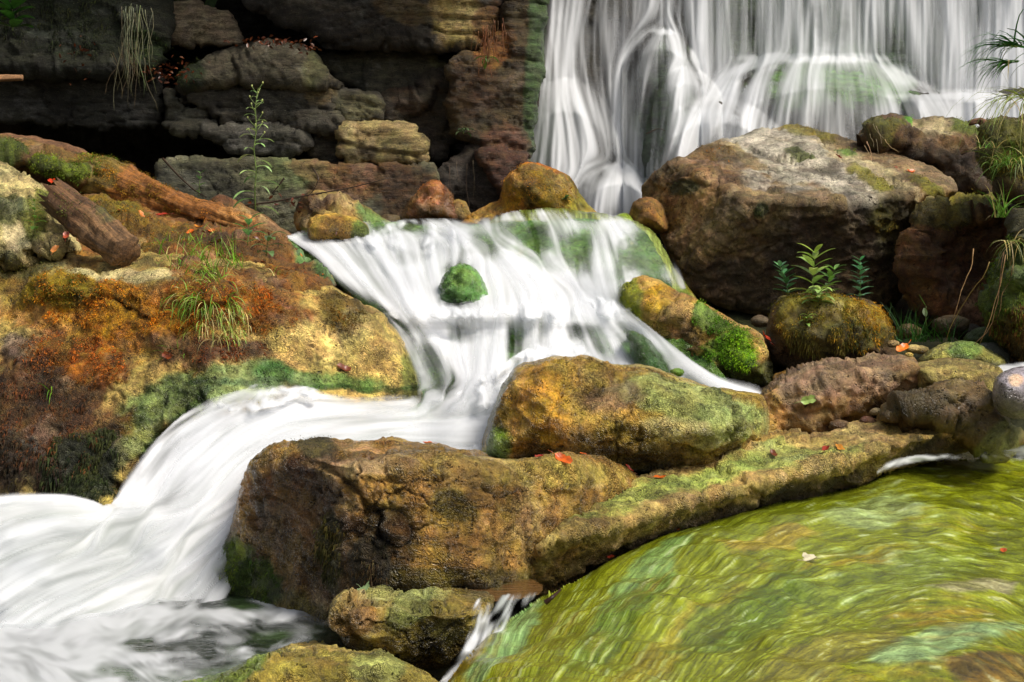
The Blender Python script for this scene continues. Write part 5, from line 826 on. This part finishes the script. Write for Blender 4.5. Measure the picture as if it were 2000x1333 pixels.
# ------------------------------------------------------------------ plants
UP = np.array([0, 0, 1.0])
def rv(s=1.0): return RNG.normal(size=3) * s
def green(k=1.0, base=(96, 140, 40)): return np.clip(lin(base) * k * RNG.uniform(0.6, 1.3) * (1 + RNG.normal(size=3) * 0.08), 0.003, 0.9)
def leafy(name, label, x, y, d, h, n, ll, lw, base, group=None, lean=(0, 0, 0), whorl=2, rec=None, cat='plant', droop=1.2, top=0.3, up=0.55, start=0.15, stemc=(110, 130, 60), sr=0.0022):
    p = P(x, y, d) if rec is None else on(rec, x, y)[0] - np.array([0, -0.004, 0.006]); root = empty(name, tuple(p), label=label, cat=cat, group=group); root['_o'] = list(root.location)
    pts = [p + (UP + np.array(lean) * t) * h * t + rv(h * 0.008) * (t > 0) for t in np.linspace(0, 1, 7)]; st = MB(); v, f = tube(pts, np.linspace(sr, sr * 0.4, 7), 6); st.add(v, f, lin(stemc)); st.build('stem', M_leaf, root)
    a0 = RNG.uniform(0, 6.28); pts = np.array(pts)
    for i in range(n):
        t = start + (1 - start) * (i / max(1, n - 1)) ** 0.9; q = np.array([np.interp(t, np.linspace(0, 1, 7), pts[:, k]) for k in range(3)])
        for w in range(whorl):
            a = a0 + i * 1.57 + w * 2 * math.pi / whorl + RNG.uniform(-.3, .3); o = np.array([math.cos(a), math.sin(a), up + 0.5 * t]); L = ll * RNG.uniform(0.75, 1.1) * (1 - (1 - top) * t ** 2)
            lf = MB(); lf.blade(q, o, np.cross(o, UP), L, lw * L / ll, droop * RNG.uniform(0.7, 1.3), green(1, base), 6, fold=0.5); lf.build('leaf', M_leaf, root)
    return root, pts
# tall stalk with flower buds
root, pts = leafy('tall_plant', 'tall slender green stalk with narrow drooping leaves and tiny buds', 499, 412, 6.2, 0.53, 24, 0.135, 0.012, (150, 180, 110), lean=(0.02, 0, 0), whorl=1, droop=1.6, top=0.25, up=0.25, start=0.03, stemc=(130, 150, 80), sr=0.004)
for i in range(14):
    t = 0.55 + 0.45 * i / 13; q = np.array([np.interp(t, np.linspace(0, 1, 7), pts[:, k]) for k in range(3)]); a = i * 2.4; o = np.array([math.cos(a), math.sin(a) * 0.6, 0.9]); L = 0.045 * (1.25 - t)+0.012
    m_ = MB(); v, f = tube([q, q + o * L * 0.5, q + o * L + UP * 0.006], [0.0016, 0.0012, 0.001], 5); m_.add(v, f, lin((140, 165, 90)))
    m_.build('twig', M_leaf, root); b_ = MB(); c = q + o * L + UP * 0.008
    v, f = tube([c - UP * 0.005, c, c + UP * 0.005], [0.0016, 0.0042, 0.002], 6); b_.add(v, f, lin((190, 200, 120))); b_.build('bud', M_leaf, root)
G2 = 'leafy plants growing on the orange moss cap'
leafy('leafy_plant', 'tallest leafy plant in the middle of the orange moss cap', 1588, 592, 5.1, 0.170, 6, 0.105, 0.0165, (150, 176, 84), G2, (0.05, 0, 0), 3, mstone, droop=1.0, top=0.8)
leafy('leafy_plant', 'low dark green leafy plant left of the tallest on the moss cap', 1540, 590, 5.1, 0.115, 7, 0.062, 0.0125, (84, 136, 84), G2, (-0.25, 0, 0), 3, mstone, droop=0.8, top=0.7)
leafy('leafy_plant', 'small blue green plant standing alone at the right of the moss cap', 1678, 598, 5.1, 0.15, 8, 0.060, 0.0115, (96, 150, 104), G2, (0.02, 0, 0), 3, mstone, droop=1.0, top=0.6)
leafy('leafy_plant', 'bushy green plant leaning right of the tallest on the moss cap', 1612, 590, 5.1, 0.095, 6, 0.075, 0.0115, (110, 150, 66), G2, (0.3, 0, 0), 3, mstone, droop=1.1, top=0.8)
leafy('leafy_plant', 'pale green plant hanging down the front of the moss cap', 1596, 612, 5.1, 0.05, 5, 0.07, 0.014, (150, 178, 90), G2, (0, -0.6, 0), 3, mstone, droop=2.2, top=0.9)
leafy('leafy_plant', 'little seedling low on the front of the orange moss', 1570, 640, 5.1, 0.035, 4, 0.042, 0.009, (140, 168, 70), G2, (0.1, -0.7, 0), 2, mstone, droop=2.4, top=0.9)
leafy('leafy_plant', 'broad leaved plant at the water side of the left mound', 484, 480, 5.0, 0.09, 5, 0.075, 0.012, (100, 150, 84), None, (0.1, -0.1, 0), 2, None, droop=1.2, top=0.9)
leafy('leafy_plant', 'plant with drooping grey green leaves beside the pool edge', 520, 500, 5.1, 0.07, 4, 0.08, 0.015, (104, 134, 84), None, (0.2, -0.2, 0), 2, None, droop=1.7, top=0.9)
leafy('leafy_plant', 'small weed growing on the pale lichen rock', 68, 455, 5.1, 0.11, 7, 0.05, 0.010, (96, 130, 44), None, (0, 0, 0), 2, None, droop=1.5, top=0.5)
leafy('leafy_plant', 'thin seedling with two leaf pairs in front of the base wall', 388, 385, 7.2, 0.12, 4, 0.05, 0.010, (104, 140, 76), None, (0.1, 0, 0), 2, None, droop=1.0, top=0.8)
leafy('leafy_plant', 'green sprout with oval leaf among the grass under the boulders', 1808, 650, 5.4, 0.10, 3, 0.05, 0.012, (86, 130, 50), None, (0, 0, 0), 1, None, droop=0.3, top=1.1, up=1.4)
leafy('leafy_plant', 'tiny weed sprouting from the orange moss of the left boulder', 150, 565, 4.5, 0.02, 3, 0.022, 0.006, (110, 150, 40), None, (0, 0, 0), 2, left, droop=0.8)
leafy('leafy_plant', 'green rosette hugging the orange dome stone', 1098, 392, 6.4, 0.01, 4, 0.035, 0.010, (96, 130, 76), None, (0, -.5, 0), 3, orange, droop=1.5, top=1)
leafy('fern', 'bright fern tuft hanging below the rusty pillar', 950, 118, 7.9, 0.02, 4, 0.10, 0.018, (84, 120, 50), None, (0, -0.8, 0), 2, None, droop=3, cat='fern')
leafy('fern', 'faint green sprig spreading over the dark slab', 905, 262, 7.9, 0.03, 5, 0.09, 0.010, (70, 96, 56), None, (0.4, -0.5, 0), 2, None, droop=2, cat='fern')
leafy('leafy_plant', 'shaded broad maple like leaves in the top left corner', 25, 60, 6.6, 0.10, 4, 0.13, 0.035, (44, 84, 26), None, (0, 0, 0), 3, None, droop=1.2, top=1)

def tuft(name, label, x, y, d, n, L, w, base, rec=None, spread=0.8, droop=1.6, sx=0.03, group=None, dry=0.2, dirv=(0, -0.3, 1), cat='grass'):
    p = P(x, y, d) if rec is None else on(rec, x, y)[0]; m = MB()
    for i in range(n):
        o = np.array(dirv) + rv(spread) * np.array([1, 0.6, 0.5]); q = p + np.array([RNG.normal() * sx, RNG.normal() * sx * 0.5, 0]); c = green(1, base) if RNG.random() > dry else green(1, (206, 190, 120))
        m.blade(q, o, np.cross(o, UP + rv(0.3)), L * RNG.uniform(0.5, 1.25), w * RNG.uniform(0.7, 1.2), droop * RNG.uniform(0.5, 1.5), c, 6)
    return m.build(name, M_leaf, None, label=label, cat=cat, group=group)
def tuft_on(name, label, rec, pts, n, L, w, base, spread, droop, dry, group=None, jit=14, nm=0.7, upk=0.8, cat='grass'):
    m = MB()
    for i in range(n):
        x, y = pts[RNG.integers(len(pts))]; q, nn = on(rec, x + RNG.normal() * jit, y + RNG.normal() * jit * 0.6); o = nn * nm + UP * upk + rv(spread); c = green(1, base) if RNG.random() > dry else green(1, (214, 196, 124))
        m.blade(q, o, np.cross(o, UP + rv(0.3)), L * RNG.uniform(0.4, 1.3), w * RNG.uniform(0.6, 1.2), droop * RNG.uniform(0.5, 1.5), c, 6)
    return m.build(name, M_leaf, None, label=label, cat=cat, group=group)
GG = 'grass tufts on the left boulder'
tuft_on('grass_tuft', 'upright bright green grass along the top of the left mossy boulder', left, [(340,500),(370,498),(400,496),(430,500),(450,515),(390,520)], 300, 0.095, 0.0024, (120, 170, 40), 0.45, 1.6, 0.1, GG, 16)
tuft_on('grass_tuft', 'green and straw grass hanging down the middle of the left boulder', left, [(360,530),(390,545),(420,560),(400,590),(430,610),(370,590)], 330, 0.095, 0.0022, (124, 164, 48), 0.55, 3.2, 0.2, GG, 18, 0.9, 0.1)
tuft_on('grass_tuft', 'dry pale straw grass trailing low on the left boulder', left, [(420,640),(440,660),(400,650),(460,650),(430,620)], 110, 0.085, 0.0019, (140, 160, 60), 0.5, 4.0, 0.45, GG, 20, 0.9, -0.1)
tuft_on('grass_tuft', 'small fallen green blades below the hanging grass', left, [(330,690),(345,688),(360,695)], 22, 0.045, 0.0014, (130, 180, 60), 0.7, 1.0, 0.2, GG, 14, 0.6, 0)
tuft_on('grass_tuft', 'lone curved grass sprig on the dark lower side of the left boulder', left, [(112,778)], 6, 0.085, 0.0022, (120, 160, 40), 0.5, 2.0, 0, GG, 3, 0.7, 0.8)
tuft_on('grass_tuft', 'sparse short grass on the pale ledge of the left boulder', left, [(225,510),(240,512),(110,512),(125,515)], 22, 0.04, 0.0013, (120, 160, 40), 0.5, 1.2, 0.1, GG, 8)
tuft_on('grass_tuft', 'short grass at the right shoulder of the left boulder', left, [(530,545),(540,540)], 10, 0.04, 0.0015, (110, 150, 40), 0.6, 1.5, 0.1, GG, 6)
tuft('grass_clump', 'dense green grass clump in the gap below the right boulders', 1800, 668, 5.35, 80, 0.12, 0.0022, (60, 112, 36), None, 0.45, 1.0, 0.07, None, 0.05, (0, -0.1, 1))
tuft('grass_clump', 'thin grass blades left of the dense clump', 1755, 650, 5.45, 16, 0.13, 0.0018, (50, 96, 40), None, 0.3, 0.6, 0.03, None, 0, (-0.1, 0, 1))
tuft('grass_clump', 'green spiky grass clump on the ledge right of the largest boulder', 1958, 425, 5.3, 26, 0.14, 0.003, (120, 166, 60), None, 0.5, 1.6, 0.012, None, 0.05, (0, -0.2, 1))
GR = 'reeds overhanging the right edge'
tuft('reed_tuft', 'hanging dark green reed blades high at the right edge', 1978, 90, 4.9, 60, 0.20, 0.0042, (52, 110, 40), None, 0.28, 2.4, 0.03, GR, 0.05, (-0.9, -0.2, 0.35), 'reeds')
tuft('reed_tuft', 'fan of green bamboo like leaves halfway up the right edge', 1972, 120, 5.0, 56, 0.16, 0.0045, (70, 124, 44), None, 0.45, 1.8, 0.02, GR, 0.05, (-1.0, -0.1, 0.1), 'reeds')
tuft('reed_tuft', 'long pale reeds drooping from the right edge over the root stub', 1992, 190, 4.9, 60, 0.28, 0.0026, (140, 150, 70), None, 0.28, 2.2, 0.03, GR, 0.15, (-0.3, -0.2, 0.1), 'reeds')
tuft('reed_tuft', 'tangled green and straw blades on the brown grassy ledge', 1975, 320, 5.2, 110, 0.14, 0.0022, (100, 134, 44), None, 0.6, 2.2, 0.04, GR, 0.2, (-0.2, -0.3, 0.5), 'reeds')
tuft('reed_tuft', 'straw coloured trailing blades above the green moss bank', 1985, 470, 4.95, 40, 0.12, 0.002, (110, 130, 50), None, 0.5, 3.0, 0.03, GR, 0.6, (-0.1, -0.4, 0.1), 'reeds')
tuft('reed_tuft', 'short blades sprouting at the foot of the root stub', 1930, 290, 5.6, 20, 0.07, 0.002, (96, 140, 50), None, 0.5, 1.5, 0.02, GR, 0.2, (0, -0.2, 1), 'reeds')
# hanging roots and stems on the cliff
def strands(name, label, x, y, d, n, L, r, base, sx, wig=0.02, cat='roots', lean=0):
    m = MB()
    for i in range(n):
        q = P(x + RNG.normal() * sx, y + RNG.normal() * 12, d + RNG.normal() * 0.03); l = L * RNG.uniform(0.4, 1.1); k = 9; pts = [q]; v = rv(0.2)
        for j in range(k): v = v * 0.7 + rv(0.25); pts.append(pts[-1] + (np.array([lean, -0.05, -1.0]) + v * wig * 20) * l / k)
        vv, ff = tube(pts, np.linspace(r, r * 0.5, len(pts)), 4); m.add(vv, ff, green(1, base))
    return m.build(name, M_leaf, None, label=label, cat=cat)
strands('hanging_roots', 'tangle of pale dry stems hanging from the top of the cliff', 262, 20, 7.35, 26, 0.42, 0.0016, (122, 124, 92), 16, 0.025)
strands('hanging_roots', 'curly dead stems lower on the mossy shoulder', 245, 90, 7.4, 18, 0.26, 0.0015, (110, 96, 66), 16, 0.04)
strands('hanging_roots', 'rust coloured rootlets dangling under the tan ledge end', 960, 62, 7.6, 36, 0.20, 0.002, (120, 74, 34), 16, 0.02)
strands('hanging_roots', 'few long thin roots over the dark slab beneath the pillar', 905, 320, 7.7, 5, 0.25, 0.0012, (100, 86, 66), 25, 0.02)
strands('hanging_roots', 'pale rootlets trailing from the boulder behind the largest one', 1706, 268, 6.95, 7, 0.12, 0.0018, (180, 160, 120), 12, 0.04, lean=0.3)
strands('hanging_roots', 'brown vine drooping down the moss bank', 1975, 500, 4.9, 6, 0.3, 0.002, (150, 120, 70), 22, 0.03, lean=-0.2)
def twig(label, pts, r, c=(64, 48, 34)):
    q = catmull(pts, 24); m = MB(); v, f = tube(P(q[:, 0], q[:, 1], q[:, 2]), np.linspace(r, r * 0.4, 24), 6); m.add(v, f, lin(c)); return m.build('twig', M_wood if False else M_leaf, None, label=label, cat='twig')
twig('long thin curved twig in front of the rusty base wall', [(470,402,6.6),(530,395,6.6),(600,382,6.6),(680,368,6.6),(760,348,6.6)], 0.005)
twig('dark slanting twig leaning on the grey green base wall', [(318,310,7.0),(350,345,6.9),(380,372,6.8),(404,386,6.7)], 0.006)
twig('short upright twig right of the tall stalk', [(555,348,6.7),(545,362,6.7),(532,378,6.7)], 0.005)
twig('forked bare twig rising above the tan stone', [(612,330,6.65),(622,350,6.6),(612,372,6.6),(600,384,6.6)], 0.004)
twig('dark stick caught at the edge of the algae slope', [(1065,1178,3.0),(1080,1166,3.0),(1095,1152,3.05)], 0.006, (50, 24, 14))
twig('thin bare twig poking through the waterfall', [(1262,262,7.4),(1285,252,7.4),(1300,256,7.4)], 0.003)

# ------------------------------------------------------------------ fallen leaves
def leaf_thing(label, rec, x, y, size, base, kind='beech', d=None, curl=0.6, name='fallen_leaf', seed=0, lift=0.004):
    rr = np.random.default_rng(abs(int(x * 7 + y)) + seed); p, n = on(rec, x, y) if rec else (P(x, y, d), np.array([0, -0.6, 0.8])); n = n / np.linalg.norm(n); n = n + np.array([0, -0.15, 0.2]); n /= np.linalg.norm(n)
    a = np.cross(n, rr.normal(size=3)); a /= np.linalg.norm(a); b = np.cross(n, a); V = []; nb = 28
    for k in range(nb):
        th = 2 * math.pi * k / nb
        r = (0.55 + 0.45 * abs(math.cos(th))) * (0.9 + 0.05 * math.cos(9 * th)) if kind == 'beech' else 0.62 + 0.38 * abs(math.cos(2.5 * th)) ** 0.7 * (1 if abs(math.sin(th / 2)) > 0.2 else 0.7) + 0.07 * math.cos(15 * th)
        u, v = r * math.cos(th) * (1.25 if kind == 'beech' else 1), r * math.sin(th)
        V.append((u, v))
    rings = [(0.0, 1)]; pts = []; Fc = []
    for s_ in (1.0, 0.66, 0.33):
        for (u, v) in V:
            u2, v2 = u * s_, v * s_; h = curl * (0.8 * v2 * v2 + 0.3 * u2 * u2 + 0.15 * math.sin(3 * u2 + x)) - 0.08 * (abs(v2) < 0.06); pts.append(p + size * (a * u2 + b * v2 + n * (h + 0.1)) + n * lift)
    pts.append(p + size * n * 0.06 + n * lift)
    for r_ in range(2):
        for k in range(nb): Fc.append([r_*nb+k, r_*nb+(k+1) % nb, (r_+1)*nb+(k+1) % nb, (r_+1)*nb+k])
    for k in range(nb): Fc.append([2*nb+k, 2*nb+(k+1) % nb, 3*nb])
    m = MB(); m.add(pts, Fc, np.clip(lin(base) * (1 + rr.normal(size=3) * 0.06), 0, 1))
    root = m.build(name, M_dead, None, label=label, cat='leaf'); root['_o'] = list(root.location)
    st = MB(); q = p + size * (a * (1.15 if kind == 'beech' else 0.8)) + n * (lift + 0.1 * size); v, f = tube([q, q + size * (a * 0.5 + n * 0.15), q + size * (a * 1.0 + n * 0.25 + b * 0.1)], [size * 0.04] * 3, 5); st.add(v, f, lin(base) * 0.6); st.build('leaf_stalk', M_dead, root)
OR, RD, YL = (200, 92, 22), (146, 44, 22), (204, 128, 40)
for a in [('orange leaf standing on the top edge of the knotted boulder', fore, 836, 867, .012, OR), ('crumpled red orange leaf on the ridge of the knotted boulder', fore, 1052, 903, .013, RD), ('long orange leaf lying flat on the knotted boulder ridge', fore, 1090, 910, .022, OR),
          ('small orange leaf tip behind the ridge of the knotted boulder', fore, 1138, 895, .009, OR), ('dark red curled leaf at the right shoulder of the knotted boulder', fore, 1222, 922, .014, (110, 30, 14)), ('orange leaf between the knotted boulder and the tilted slab', slab, 1288, 945, .016, OR),
          ('dark leaf on the ridge of the tilted slab', slab, 1512, 900, .014, (110, 52, 20)), ('deep red leaf near the upper end of the tilted slab', slab, 1612, 897, .017, RD), ('yellow orange leaf beside the deep red one on the slab', slab, 1640, 888, .018, YL),
          ('small rust leaf at the lower edge of the slab', slope, 1325, 1040, .010, (150, 60, 20)), ('brown red leaf wedged between the slab and the algae slope', slope, 1198, 1095, .014, (96, 30, 16)), ('bright orange leaf on the right part of the algae slope', slope, 1962, 1068, .013, OR),
          ('brown oak like leaf stuck on the tan side of the left boulder', left, 672, 718, .022, (110, 56, 24)), ('rusty leaf under the straw grass of the left boulder', left, 338, 705, .018, (130, 60, 24)), ('pale brown leaf on the rust moss near the water at the left', left, 520, 520, .022, (150, 86, 50)),
          ('red leaf at the end of the oblong mossy rock', oblong, 1482, 668, .024, RD), ('red orange leaf in the middle of the grey boulder top', bigb, 1636, 318, .022, RD), ('orange leaf towards the right end of the grey boulder top', bigb, 1776, 336, .020, OR), ('small red leaf left of the orange one on the boulder top', bigb, 1748, 334, .014, RD),
          ('tiny red leaf beneath the rounded mossy boulder', bigb, 1615, 290, .013, RD), ('red leaf on the left mound near the trunk', mound, 315, 432, .024, RD), ('orange tan leaf on the left mound before the trunk', mound, 274, 438, .022, (206, 120, 50)), ('pinkish leaf left on the mound behind the broken log', mound, 240, 436, .020, (190, 80, 50)),
          ('yellow leaf of the cluster by the mound grass', mound, 388, 452, .020, YL), ('orange leaf of the cluster by the mound grass', mound, 372, 462, .020, OR), ('light orange leaf right of the cluster on the mound', mound, 412, 468, .016, (220, 110, 40)), ('dull red leaf high on the mound by the broken log', mound, 214, 424, .018, (150, 60, 40)),
          ('small yellow leaf on the green rim of the mound', mound, 588, 500, .014, YL)]: leaf_thing(*a)
leaf_thing('bright red leaf on the green moss mat at the far left', None, 102, 356, .017, (200, 60, 24), 'maple', 5.95)
leaf_thing('red brown leaf leaning on the pale lichen rock', None, 130, 464, .019, (176, 84, 50), 'beech', 5.1)
leaf_thing('orange brown leaf low on the pale lichen rock', None, 108, 490, .019, (186, 110, 50), 'beech', 5.0)
leaf_thing('pale green maple leaf on the stone below the knotted boulder', st1, 712, 1163, .022, (160, 184, 120), 'maple')
leaf_thing('whitish maple leaf with yellow stalk on the algae slope', slope, 1585, 1092, .024, (196, 180, 156), 'maple')
leaf_thing('pale green leaf on the mauve rock', mauve, 1573, 780, .022, (160, 186, 100))
leaf_thing('bright orange leaf among pebbles before the grass clump', None, 1762, 682, .026, (236, 120, 20), 'beech', 5.0, lift=0)

# leaf litter on the cliff ledges (nobody could count it)
m = MB()
for (x, y, d, n, sx, sy) in [(330,138,7.62,70,26,14),(525,82,7.6,60,34,5),(600,92,7.6,24,14,4),(150,110,7.5,20,20,20),(580,398,6.6,24,40,8),(470,478,5.3,20,60,14)]:
    for i in range(n):
        p = P(x + RNG.normal() * sx, y + RNG.normal() * sy, d); o = rv(); o[2] *= 0.4; m.blade(p, o, rv(), 0.028, 0.007, 1, green(1, (96, 50, 26)), 3, fold=0.5)
m.build('leaf_litter', M_dead, None, label='brown dead leaves heaped on the cliff ledges', kind='stuff')

# ------------------------------------------------------------------ pebbles
def pebble(label, x, y, d, r, base, sq=(1, 0.8, 0.6), wet=0.6, group='pebbles wedged between the boulders'):
    rr = np.random.default_rng(int(x + y)); n1, n2 = 18, 26; th = np.linspace(0, math.pi, n1); ph = np.linspace(0, 2 * math.pi, n2, endpoint=False); A, B = np.meshgrid(th, ph, indexing='ij'); D = np.stack([np.sin(A) * np.cos(B), np.sin(A) * np.sin(B), np.cos(A)], -1).reshape(-1, 3)
    D0 = D * (1 + 0.18 * fbm(D + x, 1.3, 3))[:, None]; V = P(x, y, d) + D0 * r * np.array(sq); idx = np.arange(n1 * n2).reshape(n1, n2); nx = np.roll(idx, -1, 1); Q = np.stack([idx[:-1], idx[1:], nx[1:], nx[:-1]], -1).reshape(-1, 4)
    tagit(mesh_obj('pebble', V, Q, M_smooth, None, np.hstack([np.tile(lin(base), (len(V), 1)), np.full((len(V), 1), wet)])), label, 'pebble', group)
for a in [('grey pebble in the dark gap left of the moss cap boulder',1485,628,5.7,.04,(92,72,52)),('brown pebble under the gap left of the moss cap boulder',1460,650,5.7,.03,(70,44,28)),('tan pebble just left of the leaf by the grass clump',1745,672,5.1,.022,(150,120,80)),('cream pebble right of the orange leaf',1783,682,5.05,.026,(190,160,104)),
          ('small yellow pebble below the orange leaf',1775,694,5.0,.016,(190,150,80)),('flat tan pebble right of the cream one',1800,684,5.1,.026,(160,130,86)),('brown stone lying inside the grass clump',1775,648,5.6,.05,(92,68,44)),('round brown stone behind the grass clump',1858,636,5.6,.07,(88,70,46)),('dark green mossy stone beside the moss bank',1925,662,5.3,.075,(66,80,28)),
          ('dark grey wet stone at the foot of the moss bank',1930,696,5.1,.075,(72,74,62)),('brown pebble under water beneath the moss cap boulder',1535,740,5.0,.045,(120,84,36)),('second brown pebble under the moss cap boulder',1570,735,5.0,.035,(110,78,36)),('flat grey pebble under the mauve rock',1515,858,4.35,.030,(120,110,84)),('smaller flat pebble right of the flat grey one',1550,856,4.35,.022,(132,120,92)),
          ('brown pebble in the notch between mauve rock and slab',1640,832,4.4,.032,(96,66,44)),('reddish pebble at the right of that notch',1695,824,4.4,.028,(100,60,44)),('yellow green pebble beside the side stream',1322,728,4.75,.024,(100,120,40)),('pale pebble between slab and dark flat rock',1712,805,4.4,.02,(130,110,80)),
          ('dark pebble at the foot of the mossy square boulder',1890,650,5.7,.06,(52,42,30)),('brown pebble at the pool edge before the rusty wall',760,430,6.9,.05,(90,70,44))]: pebble(*a)

# ------------------------------------------------------------------ trees above the frame that shade the gorge
def tree(label, x, y, h, r, n, seed):
    rr = np.random.default_rng(seed); z = float(ground_z(np.array(x), np.array(y))); root = empty('tree', (x, y, z - 0.1), label=label, cat='tree', group='trees standing round the gorge'); root['_o'] = list(root.location); m = MB()
    v, f = tube([np.array([x, y, z - .2]), np.array([x + .1, y, z + h * .3]), np.array([x - .05, y + .1, z + h * .65]), np.array([x, y, z + h])], [.16, .12, .08, .03], 10); m.add(v, f, lin((70, 56, 42)))
    for i in range(9):
        a = rr.uniform(0, 6.28); t = rr.uniform(.35, .8); s0 = np.array([x, y, z + h * t]); e = s0 + np.array([math.cos(a) * r * .8, math.sin(a) * r * .8, r * .35]); v, f = tube([s0, (s0 + e) / 2 + [0, 0, .1], e], [.05, .03, .01], 6); m.add(v, f, lin((70, 56, 42)))
    m.build('trunk', M_wood, root); cl = rr.normal(size=(40, 3)); cl /= np.linalg.norm(cl, axis=1)[:, None]; cl *= rr.uniform(.3, 1, (40, 1)) * r; c = cl[rr.integers(40, size=n)] + rr.normal(size=(n, 3)) * r * .16 + np.array([x, y, z + h * .8]); o = rr.normal(size=(n, 3)); o /= np.linalg.norm(o, axis=1)[:, None]; s_ = np.cross(o, rr.normal(size=(n, 3))); s_ /= np.linalg.norm(s_, axis=1)[:, None]
    l = .07; V = np.stack([c - o * l, c - s_ * l * .5, c + o * l, c + s_ * l * .5], 1).reshape(-1, 3); col = (lin((70, 100, 34)) * rr.uniform(.5, 1.4, (n, 1))).repeat(4, 0); mesh_obj('crown', V, np.arange(n * 4).reshape(n, 4), M_leaf, root, col, smooth=False)
tree('leafy tree leaning over the dark cliff', -1.2, 9.9, 2.6, 1.5, 7000, 1)
tree('leafy tree at the left end of the cliff top', -3.2, 8.9, 3.2, 1.6, 7000, 2)
tree('leafy tree on the left bank', -4.4, 6.2, 3.4, 1.5, 6000, 3)
